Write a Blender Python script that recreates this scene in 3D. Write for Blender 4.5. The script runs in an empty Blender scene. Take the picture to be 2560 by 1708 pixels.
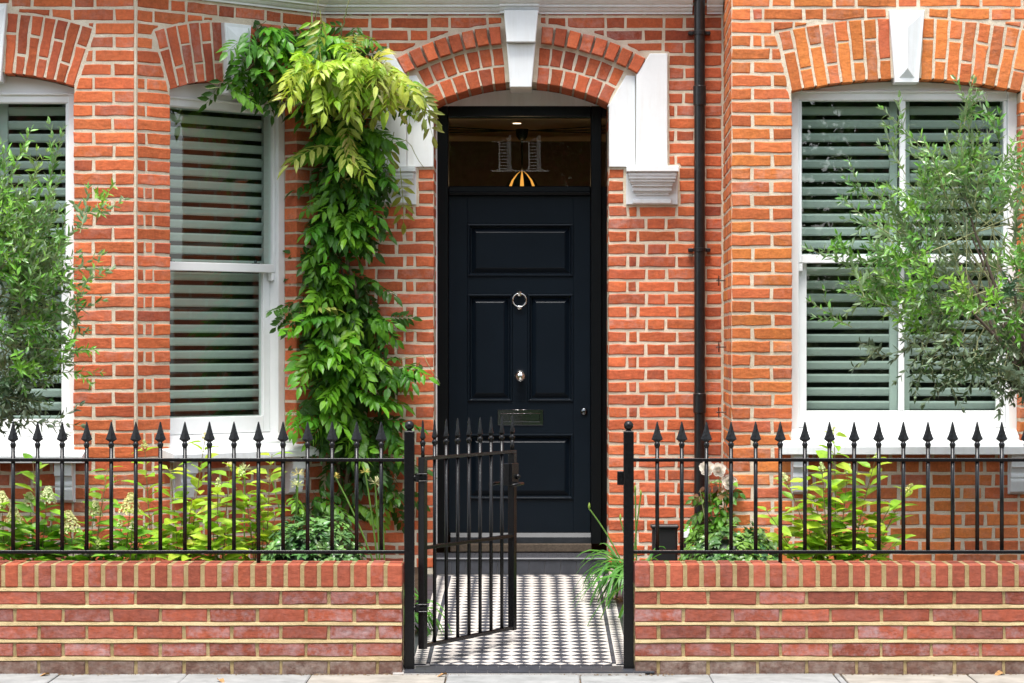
import bpy, math, random
from mathutils import Vector, Matrix
rnd = random.Random(7)
SC = bpy.context.scene
COL = SC.collection

# ------------------------------------------------------------------ camera, sky, sun, exposure
F = 6541.0            # focal length in photo pixels (2560 wide)
VX, VY = 1336.0, 854.0
ZC = 1.524            # eye height
cam_d = bpy.data.cameras.new('camera')
cam_d.sensor_width = 36.0
cam_d.lens = 36.0 * F / 2560.0
cam_d.shift_x = -(VX - 1280.0) / 2560.0
cam_d.clip_start = 0.1
cam_d.clip_end = 500.0
cam = bpy.data.objects.new('camera', cam_d)
COL.objects.link(cam)
cam.location = (0, 0, ZC)
cam.rotation_euler = (math.radians(90), 0, 0)
SC.camera = cam

SUN_EL, SUN_AZ = 70.0, 14.0     # degrees; azimuth: left of the facade normal
world = bpy.data.worlds.new('World')
SC.world = world
world.use_nodes = True
wn = world.node_tree.nodes; wl = world.node_tree.links
wn.clear()
w_out = wn.new('ShaderNodeOutputWorld')
w_bg = wn.new('ShaderNodeBackground')
w_sky = wn.new('ShaderNodeTexSky')
w_sky.sky_type = 'NISHITA'
w_sky.sun_disc = False
w_sky.sun_elevation = math.radians(SUN_EL)
w_sky.sun_rotation = math.radians(180 + SUN_AZ)
w_sky.air_density = 1.0
w_sky.dust_density = 1.5
w_sky.ozone_density = 1.0
w_hs = wn.new('ShaderNodeHueSaturation')       # a bright, thinly clouded sky: little blue left
w_hs.inputs['Saturation'].default_value = 0.38
wl.new(w_sky.outputs[0], w_hs.inputs['Color'])
wl.new(w_hs.outputs[0], w_bg.inputs['Color'])
w_bg.inputs['Strength'].default_value = 0.15
wl.new(w_bg.outputs[0], w_out.inputs['Surface'])

sun_d = bpy.data.lights.new('sun', 'SUN')
sun_d.energy = 2.2
sun_d.angle = math.radians(26)
sun_d.color = (1.0, 0.965, 0.92)
sun = bpy.data.objects.new('sun', sun_d)
COL.objects.link(sun)
_el, _az = math.radians(SUN_EL), math.radians(SUN_AZ)
sdir = Vector((math.sin(_az) * math.cos(_el), math.cos(_az) * math.cos(_el), -math.sin(_el)))
sun.rotation_euler = sdir.to_track_quat('-Z', 'Y').to_euler()
sun.location = (-8, -10, 16)

SC.view_settings.view_transform = 'Standard'
SC.view_settings.look = 'None'
SC.view_settings.gamma = 1.0
SC.view_settings.use_curve_mapping = False
SC.view_settings.exposure = 1.46
SC.render.engine = 'CYCLES'
SC.cycles.use_denoising = True
SC.cycles.max_bounces = 8
SC.cycles.transparent_max_bounces = 12
SC.cycles.sample_clamp_indirect = 6.0

# ------------------------------------------------------------------ measures
DF, DR, DB, DW, DD = 12.10, 12.19, F / 450.0, 15.50, 15.95
def sc(d): return F / d
def px_x(px, d): return (px - VX) * d / F
def px_z(py, d): return ZC - (py - VY) * d / F
def P(px, py, d): return Vector((px_x(px, d), d, px_z(py, d)))

# ------------------------------------------------------------------ helpers: materials
def mat(name):
    m = bpy.data.materials.new(name)
    m.use_nodes = True
    nt = m.node_tree
    b = nt.nodes['Principled BSDF']
    return m, nt, b
def N(nt, t, **kw):
    n = nt.nodes.new(t)
    for k, v in kw.items():
        if k.startswith('i_'):
            n.inputs[k[2:].replace('_', ' ')].default_value = v
        else:
            setattr(n, k, v)
    return n
def ramp(nt, stops, interp='LINEAR'):
    r = nt.nodes.new('ShaderNodeValToRGB')
    r.color_ramp.interpolation = interp
    e = r.color_ramp.elements
    while len(e) < len(stops): e.new(0.5)
    for el, (p, c) in zip(e, stops):
        el.position = p; el.color = (*c, 1)
    return r
def mixc(nt, a, b, fac, blend='MIX'):
    m = nt.nodes.new('ShaderNodeMix'); m.data_type = 'RGBA'; m.blend_type = blend
    for sock, v in ((m.inputs[6], a), (m.inputs[7], b), (m.inputs[0], fac)):
        if hasattr(v, 'is_linked'): nt.links.new(v, sock)
        elif isinstance(v, (int, float)): sock.default_value = v
        else: sock.default_value = (*v, 1)
    return m.outputs[2]
def mathn(nt, op, a, b=None, clamp=False):
    m = nt.nodes.new('ShaderNodeMath'); m.operation = op; m.use_clamp = clamp
    for sock, v in ((m.inputs[0], a), (m.inputs[1], b)):
        if v is None: continue
        if hasattr(v, 'is_linked'): nt.links.new(v, sock)
        else: sock.default_value = v
    return m.outputs[0]
def pos(nt):
    return nt.nodes.new('ShaderNodeNewGeometry').outputs['Position']
def noise(nt, scale, detail=4, rough=0.6, vec=None):
    n = N(nt, 'ShaderNodeTexNoise'); n.inputs['Scale'].default_value = scale
    n.inputs['Detail'].default_value = detail; n.inputs['Roughness'].default_value = rough
    nt.links.new(vec if vec is not None else pos(nt), n.inputs['Vector'])
    return n.outputs['Fac']
def bump(nt, b, h, dist=0.002, strength=0.6):
    n = nt.nodes.new('ShaderNodeBump'); n.inputs['Distance'].default_value = dist
    n.inputs['Strength'].default_value = strength
    nt.links.new(h, n.inputs['Height']); nt.links.new(n.outputs[0], b.inputs['Normal'])

def brick_mat(name, dark, mid, light, bloom=(0.50, 0.36, 0.32)):
    m, nt, b = mat(name)
    at = N(nt, 'ShaderNodeAttribute', attribute_name='tint')
    sep = nt.nodes.new('ShaderNodeSeparateColor'); nt.links.new(at.outputs['Color'], sep.inputs[0])
    n1 = noise(nt, 9, 4, 0.6); n2 = noise(nt, 70, 5, 0.7); n3 = noise(nt, 240, 3, 0.7)
    hue = mathn(nt, 'ADD', sep.outputs[0], mathn(nt, 'MULTIPLY', mathn(nt, 'SUBTRACT', n1, 0.5), 0.55), True)
    r = ramp(nt, [(0.0, dark), (0.5, mid), (1.0, light)]); nt.links.new(hue, r.inputs[0])
    v = mathn(nt, 'ADD', mathn(nt, 'MULTIPLY', sep.outputs[1], 0.40), mathn(nt, 'ADD', 0.02, mathn(nt, 'ADD', mathn(nt, 'MULTIPLY', n2, 0.75), mathn(nt, 'MULTIPLY', noise(nt, 28, 4, 0.65), 0.55))))
    dr = ramp(nt, [(0.3, (0.80, 0.78, 0.77)), (0.65, (1.06, 1.05, 1.04))]); nt.links.new(noise(nt, 1.7, 5, 0.6), dr.inputs[0])
    c = mixc(nt, r.outputs[0], dr.outputs[0], 1.0, 'MULTIPLY')
    mul = nt.nodes.new('ShaderNodeVectorMath'); mul.operation = 'SCALE'
    nt.links.new(c, mul.inputs[0]); nt.links.new(v, mul.inputs['Scale'])
    pit = ramp(nt, [(0.27, (0, 0, 0)), (0.33, (1, 1, 1))]); nt.links.new(n3, pit.inputs[0])
    c2 = mixc(nt, (dark[0]*0.35, dark[1]*0.35, dark[2]*0.35), mul.outputs[0], pit.outputs[0])
    bl = ramp(nt, [(0.42, (0, 0, 0)), (0.72, (1, 1, 1))]); nt.links.new(noise(nt, 16, 6, 0.75), bl.inputs[0])
    c3 = mixc(nt, c2, bloom, mathn(nt, 'MULTIPLY', bl.outputs[0], sep.outputs[2], True))
    nt.links.new(c3, b.inputs['Base Color'])
    b.inputs['Roughness'].default_value = 0.88
    b.inputs['Specular IOR Level'].default_value = 0.25
    crack = N(nt, 'ShaderNodeTexNoise'); crack.inputs['Scale'].default_value = 26; crack.inputs['Detail'].default_value = 6
    mp = nt.nodes.new('ShaderNodeMapping'); mp.inputs['Scale'].default_value = (0.9, 0.9, 1.35)
    nt.links.new(pos(nt), mp.inputs[0]); nt.links.new(mp.outputs[0], crack.inputs['Vector'])
    h = mathn(nt, 'ADD', mathn(nt, 'MULTIPLY', n3, 0.5), mathn(nt, 'MULTIPLY', crack.outputs['Fac'], 1.3))
    bump(nt, b, h, 0.0065, 0.75)
    return m
def mortar_mat(name, c0, c1, grit=300):
    m, nt, b = mat(name)
    n1 = noise(nt, 12, 5, 0.65); n2 = noise(nt, grit, 3, 0.7)
    r = ramp(nt, [(0.3, c0), (0.7, c1)]); nt.links.new(n1, r.inputs[0])
    sp = ramp(nt, [(0.32, (0.45, 0.42, 0.38)), (0.45, (1, 1, 1))]); nt.links.new(n2, sp.inputs[0])
    dr = ramp(nt, [(0.3, (0.78, 0.76, 0.73)), (0.65, (1.04, 1.04, 1.03))]); nt.links.new(noise(nt, 2.1, 6, 0.65), dr.inputs[0])
    nt.links.new(mixc(nt, mixc(nt, r.outputs[0], dr.outputs[0], 1.0, 'MULTIPLY'), sp.outputs[0], 0.75, 'MULTIPLY'), b.inputs['Base Color'])
    b.inputs['Roughness'].default_value = 0.95
    b.inputs['Specular IOR Level'].default_value = 0.1
    bump(nt, b, mathn(nt, 'ADD', n2, mathn(nt, 'MULTIPLY', noise(nt, 45, 4, 0.6), 1.5)), 0.004, 0.8)
    return m
def plain(name, col, rough=0.5, spec=0.5, metal=0.0, var=0.08, nscale=20, bmp=0.0, bscale=120, coat=0.0):
    m, nt, b = mat(name)
    n1 = noise(nt, nscale, 5, 0.65)
    r = ramp(nt, [(0.3, tuple(max(0, c * (1 - var)) for c in col)), (0.7, tuple(min(1, c * (1 + var)) for c in col))])
    nt.links.new(n1, r.inputs[0]); nt.links.new(r.outputs[0], b.inputs['Base Color'])
    b.inputs['Roughness'].default_value = rough
    b.inputs['Specular IOR Level'].default_value = spec
    b.inputs['Metallic'].default_value = metal
    b.inputs['Coat Weight'].default_value = coat
    if bmp: bump(nt, b, noise(nt, bscale, 4, 0.6), bmp, 0.6)
    return m
def leaf_mat(name, rough=0.42, spec=0.45, trans=0.35, under=None, ttint=(1.25, 1.35, 0.45)):
    """colour comes from the object's own colour; blade veins and blotches from noise"""
    m, nt, b = mat(name)
    oi = nt.nodes.new('ShaderNodeObjectInfo')
    n1 = noise(nt, 30, 3, 0.6)
    r = ramp(nt, [(0.3, (0.78, 0.80, 0.74)), (0.7, (1.15, 1.12, 1.05))]); nt.links.new(n1, r.inputs[0])
    c = mixc(nt, oi.outputs['Color'], r.outputs[0], 1.0, 'MULTIPLY')
    if under:
        g = nt.nodes.new('ShaderNodeNewGeometry')
        c = mixc(nt, c, under, mathn(nt, 'MULTIPLY', g.outputs['Backfacing'], 0.75))
    nt.links.new(c, b.inputs['Base Color'])
    b.inputs['Roughness'].default_value = rough
    b.inputs['Specular IOR Level'].default_value = spec
    tr = nt.nodes.new('ShaderNodeBsdfTranslucent')
    nt.links.new(mixc(nt, c, ttint, 0.55, 'MULTIPLY'), tr.inputs['Color'])
    mx = nt.nodes.new('ShaderNodeMixShader'); mx.inputs[0].default_value = trans
    nt.links.new(b.outputs[0], mx.inputs[1]); nt.links.new(tr.outputs[0], mx.inputs[2])
    nt.links.new(mx.outputs[0], nt.nodes['Material Output'].inputs['Surface'])
    return m
def glass_mat(name, tint, ior=1.75):
    m, nt, b = mat(name)
    nt.nodes.remove(b)
    # thin pane: the same reflectance from both sides (Schlick)
    g = nt.nodes.new('ShaderNodeNewGeometry')
    dt = nt.nodes.new('ShaderNodeVectorMath'); dt.operation = 'DOT_PRODUCT'
    nt.links.new(g.outputs['Normal'], dt.inputs[0]); nt.links.new(g.outputs['Incoming'], dt.inputs[1])
    k = mathn(nt, 'POWER', mathn(nt, 'SUBTRACT', 1.0, mathn(nt, 'ABSOLUTE', dt.outputs['Value']), True), 5.0)
    fr0 = ((ior - 1) / (ior + 1)) ** 2
    fac = mathn(nt, 'ADD', fr0, mathn(nt, 'MULTIPLY', k, 1 - fr0), True)
    tp = nt.nodes.new('ShaderNodeBsdfTransparent'); tp.inputs['Color'].default_value = (*tint, 1)
    gl = nt.nodes.new('ShaderNodeBsdfGlossy'); gl.inputs['Roughness'].default_value = 0.0
    gl.inputs['Color'].default_value = (1, 1, 1, 1)
    bp = nt.nodes.new('ShaderNodeBump'); bp.inputs['Distance'].default_value = 0.0008; bp.inputs['Strength'].default_value = 0.15
    nt.links.new(noise(nt, 3.0, 2, 0.5), bp.inputs['Height']); nt.links.new(bp.outputs[0], gl.inputs['Normal'])
    mx = nt.nodes.new('ShaderNodeMixShader')
    nt.links.new(fac, mx.inputs[0]); nt.links.new(tp.outputs[0], mx.inputs[1]); nt.links.new(gl.outputs[0], mx.inputs[2])
    nt.links.new(mx.outputs[0], nt.nodes['Material Output'].inputs['Surface'])
    return m

M = {}
M['brick_a'] = brick_mat('house brick', (0.38, 0.085, 0.046), (0.58, 0.135, 0.053), (0.67, 0.180, 0.058))
M['brick_b'] = brick_mat('orange brick', (0.45, 0.108, 0.060), (0.62, 0.160, 0.058), (0.70, 0.225, 0.055))
M['brick_g'] = brick_mat('garden wall brick', (0.25, 0.070, 0.045), (0.35, 0.088, 0.050), (0.44, 0.106, 0.051), (0.42, 0.33, 0.34))
M['mortar'] = mortar_mat('lime mortar', (0.64, 0.54, 0.41), (0.78, 0.69, 0.55))
M['mortar_g'] = mortar_mat('buff mortar', (0.34, 0.25, 0.12), (0.48, 0.37, 0.20))
M['mortar_bed'] = mortar_mat('buff bed mortar', (0.46, 0.35, 0.19), (0.60, 0.48, 0.28))
M['white'] = plain('white joinery paint', (0.82, 0.83, 0.825), 0.38, 0.4, var=0.03, nscale=6)
M['stone'] = plain('white painted stone', (0.72, 0.74, 0.74), 0.62, 0.3, var=0.05, nscale=5, bmp=0.0012, bscale=160)
def add_streaks(m, lo):
    nt = m.node_tree; b = nt.nodes['Principled BSDF']; src = b.inputs['Base Color'].links[0].from_socket
    mp = nt.nodes.new('ShaderNodeMapping'); mp.inputs['Scale'].default_value = (26, 26, 2.2); nt.links.new(pos(nt), mp.inputs[0])
    rr = ramp(nt, [(0.30, lo), (0.52, (1, 1, 1))]); nt.links.new(noise(nt, 1.0, 5, 0.6, mp.outputs[0]), rr.inputs[0])
    nt.links.new(mixc(nt, src, rr.outputs[0], 1.0, 'MULTIPLY'), b.inputs['Base Color'])
add_streaks(M['stone'], (0.93, 0.92, 0.90))
M['slat'] = plain('shutter paint', (0.50, 0.54, 0.52), 0.4, 0.4, var=0.03)
M['iron'] = plain('black iron paint', (0.0045, 0.0045, 0.005), 0.27, 0.32, var=0.4, nscale=60, bmp=0.0008, bscale=90)
M['pipe'] = plain('black pipe paint', (0.010, 0.010, 0.011), 0.28, 0.5, var=0.3, nscale=30, bmp=0.001, bscale=60)
M['door'] = plain('navy door paint', (0.0042, 0.0075, 0.0120), 0.30, 0.22, var=0.10, nscale=6)
M['doorframe'] = plain('black frame paint', (0.003, 0.004, 0.005), 0.32, 0.22, var=0.1)
M['chrome'] = plain('chrome', (0.78, 0.77, 0.75), 0.08, 0.5, metal=1.0, var=0.02)
M['steel'] = plain('brushed steel', (0.13, 0.14, 0.15), 0.12, 0.5, metal=1.0, var=0.05)
M['bar'] = plain('dull weather bar', (0.028, 0.031, 0.035), 0.42, 0.25, var=0.2)
M['glass'] = glass_mat('window glass', (0.81, 0.905, 0.855))
M['fanglass'] = glass_mat('fanlight glass', (0.86, 0.86, 0.82), 1.45)
M['tile_k'] = plain('black path tile', (0.042, 0.044, 0.054), 0.5, 0.4, var=0.40, nscale=14)
M['tile_w'] = plain('cream path tile', (0.53, 0.485, 0.44), 0.45, 0.4, var=0.10, nscale=14)
M['tile_s'] = plain('slate step tile', (0.040, 0.042, 0.050), 0.4, 0.45, var=0.25, nscale=14)
M['grout'] = plain('grout', (0.34, 0.32, 0.30), 0.9, 0.2, var=0.2, nscale=40)
M['mat_brown'] = plain('stone threshold', (0.085, 0.065, 0.048), 0.9, 0.2, var=0.35, nscale=90, bmp=0.002, bscale=150)
M['soil'] = plain('soil', (0.045, 0.030, 0.020), 0.95, 0.1, var=0.5, nscale=18, bmp=0.02, bscale=25)
M['paving'] = plain('paving stone', (0.28, 0.26, 0.225), 0.88, 0.25, var=0.24, nscale=7, bmp=0.003, bscale=120)
M['paving_g'] = plain('grey paving stone', (0.245, 0.248, 0.24), 0.86, 0.25, var=0.24, nscale=7, bmp=0.003, bscale=120)
M['road'] = plain('asphalt', (0.055, 0.055, 0.056), 0.9, 0.2, var=0.3, nscale=25, bmp=0.004, bscale=150)
M['dirt'] = plain('dirt', (0.15, 0.105, 0.065), 0.95, 0.1, var=0.6, nscale=40, bmp=0.01, bscale=60)
M['bark'] = plain('bark', (0.16, 0.115, 0.075), 0.9, 0.2, var=0.4, nscale=40, bmp=0.006, bscale=60)
M['olive_bark'] = plain('olive bark', (0.14, 0.105, 0.085), 0.9, 0.2, var=0.4, nscale=40, bmp=0.006, bscale=60)
M['twig'] = plain('green twig', (0.26, 0.27, 0.13), 0.7, 0.3, var=0.3, nscale=30)
M['stem_r'] = plain('reddish stem', (0.24, 0.16, 0.08), 0.7, 0.3, var=0.3, nscale=30)
M['leaf'] = leaf_mat('leaf', trans=0.42)
M['leaf_gloss'] = leaf_mat('glossy leaf', 0.33, 0.5, 0.18)
M['leaf_olive'] = leaf_mat('olive leaf', 0.32, 0.65, 0.20, under=(0.29, 0.38, 0.24))
M['petal'] = leaf_mat('petal', 0.6, 0.2, 0.3, ttint=(1, 1, 1))
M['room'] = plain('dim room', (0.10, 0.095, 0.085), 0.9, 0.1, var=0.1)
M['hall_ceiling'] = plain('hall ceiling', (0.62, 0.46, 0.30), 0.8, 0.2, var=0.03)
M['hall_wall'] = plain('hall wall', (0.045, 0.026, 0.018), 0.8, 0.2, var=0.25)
M['lamp_dark'] = plain('lamp shade metal', (0.006, 0.010, 0.010), 0.45, 0.4, var=0.2)
M['plastic_k'] = plain('black plastic', (0.014, 0.014, 0.015), 0.4, 0.4, var=0.2)
M['dry'] = plain('dry leaf', (0.34, 0.19, 0.08), 0.8, 0.2, var=0.4, nscale=80)
def emit(name, col, s):
    m, nt, b = mat(name)
    b.inputs['Base Color'].default_value = (*col, 1)
    b.inputs['Emission Color'].default_value = (*col, 1); b.inputs['Emission Strength'].default_value = s
    return m
M['glow'] = emit('lamp glow', (1.0, 0.45, 0.08), 0.40)
M['spot'] = emit('ceiling spot', (1.0, 0.85, 0.6), 1.2)
def frosted(name):
    m, nt, b = mat(name)
    b.inputs['Base Color'].default_value = (0.62, 0.60, 0.55, 1); b.inputs['Roughness'].default_value = 0.9
    tp = nt.nodes.new('ShaderNodeBsdfTransparent'); mx = nt.nodes.new('ShaderNodeMixShader'); mx.inputs[0].default_value = 0.13
    nt.links.new(tp.outputs[0], mx.inputs[1]); nt.links.new(b.outputs[0], mx.inputs[2])
    nt.links.new(mx.outputs[0], nt.nodes['Material Output'].inputs['Surface'])
    return m
M['frost'] = frosted('frosted lettering')

# ------------------------------------------------------------------ helpers: meshes and objects
class Fr:
    """wall frame: origin, direction along the wall, outward normal"""
    def __init__(s, o, u, n): s.o, s.u, s.n = Vector(o), Vector(u).normalized(), Vector(n).normalized()
    def __call__(s, u, z, o=0.0): return s.o + s.u * u + s.n * o + Vector((0, 0, z))
def flat(d): return Fr((0, d, 0), (1, 0, 0), (0, -1, 0))
class MB:
    def __init__(s): s.v, s.f, s.c = [], [], []
    def add(s, vs, fs, c=(0.5, 0.5, 0.0)):
        k = len(s.v); s.v += [tuple(v) for v in vs]; s.f += [[i + k for i in f] for f in fs]; s.c += [c] * len(vs)
    def join(s, o):
        k = len(s.v); s.v += o.v; s.f += [[i + k for i in f] for f in o.f]; s.c += o.c
    def box(s, fr, u0, u1, z0, z1, o0, o1, b=0.0):
        """box in a wall frame, optionally with chamfered edges"""
        if u1 < u0: u0, u1 = u1, u0
        if z1 < z0: z0, z1 = z1, z0
        if o1 < o0: o0, o1 = o1, o0
        if b <= 0:
            vs = [fr(u, z, o) for o in (o0, o1) for z in (z0, z1) for u in (u0, u1)]
            s.add(vs, [(0, 2, 3, 1), (4, 5, 7, 6), (0, 1, 5, 4), (2, 6, 7, 3), (0, 4, 6, 2), (1, 3, 7, 5)]); return
        b = min(b, (u1-u0)*0.45, (z1-z0)*0.45, (o1-o0)*0.45)
        idx = {}; vs = []
        U, Z, O = (u0, u1), (z0, z1), (o0, o1)
        for i in (0, 1):
            for j in (0, 1):
                for k in (0, 1):
                    for ax in (0, 1, 2):
                        c = [U[i], Z[j], O[k]]
                        for a2, t in ((0, i), (1, j), (2, k)):
                            if a2 != ax: c[a2] += b if t == 0 else -b
                        idx[(i, j, k, ax)] = len(vs); vs.append(fr(*c))
        fs = []
        for ax in (0, 1, 2):
            for t in (0, 1):
                q = []
                for (p, r) in ((0, 0), (1, 0), (1, 1), (0, 1)):
                    c = [0, 0, 0]; o = [a for a in (0, 1, 2) if a != ax]
                    c[ax] = t; c[o[0]] = p; c[o[1]] = r
                    q.append(idx[(*c, ax)])
                flip = (t == 0) != (ax == 1)
                fs.append(q[::-1] if flip else q)
        for ax in (0, 1, 2):
            o = [a for a in (0, 1, 2) if a != ax]
            for p in (0, 1):
                for r in (0, 1):
                    c0 = [0, 0, 0]; c1 = [0, 0, 0]
                    c0[o[0]] = c1[o[0]] = p; c0[o[1]] = c1[o[1]] = r; c1[ax] = 1
                    fs.append([idx[(*c0, o[0])], idx[(*c1, o[0])], idx[(*c1, o[1])], idx[(*c0, o[1])]])
        for i in (0, 1):
            for j in (0, 1):
                for k in (0, 1):
                    fs.append([idx[(i, j, k, 0)], idx[(i, j, k, 1)], idx[(i, j, k, 2)]])
        s.add(vs, fs)
    def slab(s, poly, fr, o0, o1, bev=0.0, jit=0.0, c=(0.5, 0.5, 0), maxseg=None):
        """polygon (u, z), counter-clockwise seen from outside, from depth o0 to front o1, bevelled, with uneven edges"""
        pts = []
        n = len(poly)
        for i in range(n):
            a, b = poly[i], poly[(i + 1) % n]
            L = math.hypot(b[0]-a[0], b[1]-a[1])
            k = 1 if not maxseg else max(1, int(round(L / maxseg)))
            for q in range(k): pts.append((a[0] + (b[0]-a[0]) * q / k, a[1] + (b[1]-a[1]) * q / k))
        if jit: pts = [(p[0] + rnd.uniform(-jit, jit), p[1] + rnd.uniform(-jit, jit)) for p in pts]
        n = len(pts)
        def inset(d):
            out = []
            for i in range(n):
                p0, p1, p2 = pts[i-1], pts[i], pts[(i+1) % n]
                e1 = (p1[0]-p0[0], p1[1]-p0[1]); e2 = (p2[0]-p1[0], p2[1]-p1[1])
                l1 = math.hypot(*e1) or 1e-9; l2 = math.hypot(*e2) or 1e-9
                n1 = (-e1[1]/l1, e1[0]/l1); n2 = (-e2[1]/l2, e2[0]/l2)
                m = (n1[0]+n2[0], n1[1]+n2[1]); l = math.hypot(*m) or 1e-9
                k = d / max(0.4, (l / 2))
                out.append((p1[0] + m[0]/l*k, p1[1] + m[1]/l*k))
            return out
        rings = [[fr(p[0], p[1], o0) for p in pts], [fr(p[0], p[1], o1 - bev) for p in pts]]
        if bev: rings.append([fr(p[0], p[1], o1) for p in inset(bev)])
        vs = [v for r in rings for v in r]; fs = []
        for k in range(len(rings) - 1):
            for i in range(n):
                j = (i + 1) % n
                fs.append([k*n+i, k*n+j, (k+1)*n+j, (k+1)*n+i])
        fs.append([(len(rings)-1)*n + i for i in range(n)])
        s.add(vs, fs, c)
    def extrude_u(s, prof, fr, u0, u1):
        """profile (o, z) counter-clockwise looking along +u, swept from u0 to u1"""
        n = len(prof)
        vs = [fr(u, z, o) for u in (u0, u1) for (o, z) in prof]
        fs = [[i, n + i, n + (i+1) % n, (i+1) % n] for i in range(n)] + [list(range(n)), [n + i for i in range(n)][::-1]]
        s.add(vs, fs)
    def tube(s, pts, rads, n=6, cap=True):
        pts = [Vector(p) for p in pts]
        vs = []
        for i, p in enumerate(pts):
            t = (pts[min(i+1, len(pts)-1)] - pts[max(i-1, 0)]).normalized()
            a = t.cross(Vector((0.31, 0.2, 0.93)))
            if a.length < 0.05: a = t.cross(Vector((1, 0, 0)))
            a.normalize(); b = t.cross(a)
            r = rads[i] if isinstance(rads, (list, tuple)) else rads
            for k in range(n):
                th = 2 * math.pi * k / n
                vs.append(p + a * (r * math.cos(th)) + b * (r * math.sin(th)))
        fs = []
        for i in range(len(pts) - 1):
            for k in range(n):
                fs.append([i*n+k, i*n+(k+1) % n, (i+1)*n+(k+1) % n, (i+1)*n+k])
        if cap: fs += [list(range(n))[::-1], [(len(pts)-1)*n + k for k in range(n)]]
        s.add(vs, fs)
    def lathe(s, prof, c, n=14, sq=1.0):
        """profile (r, z) turned about the vertical through c; sq squeezes it along y"""
        vs = []; fs = []
        for (r, z) in prof:
            for k in range(n):
                th = 2 * math.pi * (k + 0.5) / n
                vs.append((c[0] + r * math.cos(th), c[1] + r * math.sin(th) * sq, c[2] + z))
        for i in range(len(prof) - 1):
            for k in range(n):
                fs.append([i*n+k, i*n+(k+1) % n, (i+1)*n+(k+1) % n, (i+1)*n+k])
        fs += [list(range(n))[::-1], [(len(prof)-1)*n + k for k in range(n)]]
        s.add(vs, fs)
    def sphere(s, c, r, n=14, m=10, sy=1.0):
        s.lathe([(max(1e-4, r * math.sin(math.pi * i / m)), -r * math.cos(math.pi * i / m)) for i in range(m + 1)], c, n, sy)
    def mesh(s, name, smooth=False, tint=False):
        me = bpy.data.meshes.new(name)
        me.from_pydata(s.v, [], s.f)
        if tint:
            a = me.attributes.new('tint', 'FLOAT_COLOR', 'POINT')
            a.data.foreach_set('color', [x for c in s.c for x in (*c, 1.0)])
        if smooth:
            me.polygons.foreach_set('use_smooth', [True] * len(me.polygons))
        me.update()
        return me

WM = {}
def put(name, me, material=None, parent=None, m=None, color=None):
    o = bpy.data.objects.new(name, me)
    if me is not None and material is not None and not me.materials: me.materials.append(M[material])
    COL.objects.link(o)
    w = m if m is not None else Matrix.Identity(4)
    if parent is not None:
        o.parent = parent
        o.matrix_parent_inverse = WM[parent.name].inverted()
    o.matrix_basis = w
    WM[o.name] = w
    if color is not None: o.color = (*color, 1)
    return o
def obj(name, mb, material, parent=None, smooth=False, tint=False, color=None):
    return put(name, mb.mesh(name, smooth, tint), material, parent, None, color)
def tag(o, label=None, cat=None, group=None, kind=None):
    if label: o['label'] = label
    if cat: o['category'] = cat
    if group: o['group'] = group
    if kind: o['kind'] = kind
    return o
def thing(name, loc, label, cat, group=None):
    return tag(put(name, None, None, None, Matrix.Translation(loc)), label, cat, group)
def smooth_by_angle(o, ang=35):
    me = o.data
    me.polygons.foreach_set('use_smooth', [True] * len(me.polygons))
    try: me.set_sharp_from_angle(angle=math.radians(ang))
    except Exception: pass
    return o

# ------------------------------------------------------------------ arches and brick walls
class Arch:
    def __init__(s, uL, uR, zs, rise, t):
        s.uL, s.uR, s.zs, s.t = uL, uR, zs, t
        w = uR - uL; s.R = (w*w/4 + rise*rise) / (2*rise)
        s.uc = (uL + uR) / 2; s.zc = zs + rise - s.R; s.th = math.asin(w / 2 / s.R)
    def z_in(s, u):
        return s.zc + math.sqrt(max(0, s.R**2 - (u - s.uc)**2))
    def pt(s, ph, r): return (s.uc + r * math.sin(ph), s.zc + r * math.cos(ph))
    def excl(s, zlo, j=0.012):
        """z interval not available to coursed bricks at u: opening below and arch ring above"""
        Re = s.R + s.t + j
        ue = Re * math.sin(s.th)
        def f(u):
            x = abs(u - s.uc)
            if x >= ue + j: return None
            hi = s.zc + math.sqrt(max(0, Re**2 - x**2))
            h = (s.uR - s.uL) / 2
            if x <= h - 0.004: return (zlo, hi)
            lo = s.zs + (max(x, h) - j - h) / max(1e-6, math.tan(s.th))
            return (lo, hi) if lo < hi else None
        return f
def rect_excl(u0, u1, z0, z1):
    return lambda u: (z0, z1) if u0 <= u <= u1 else None
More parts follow.
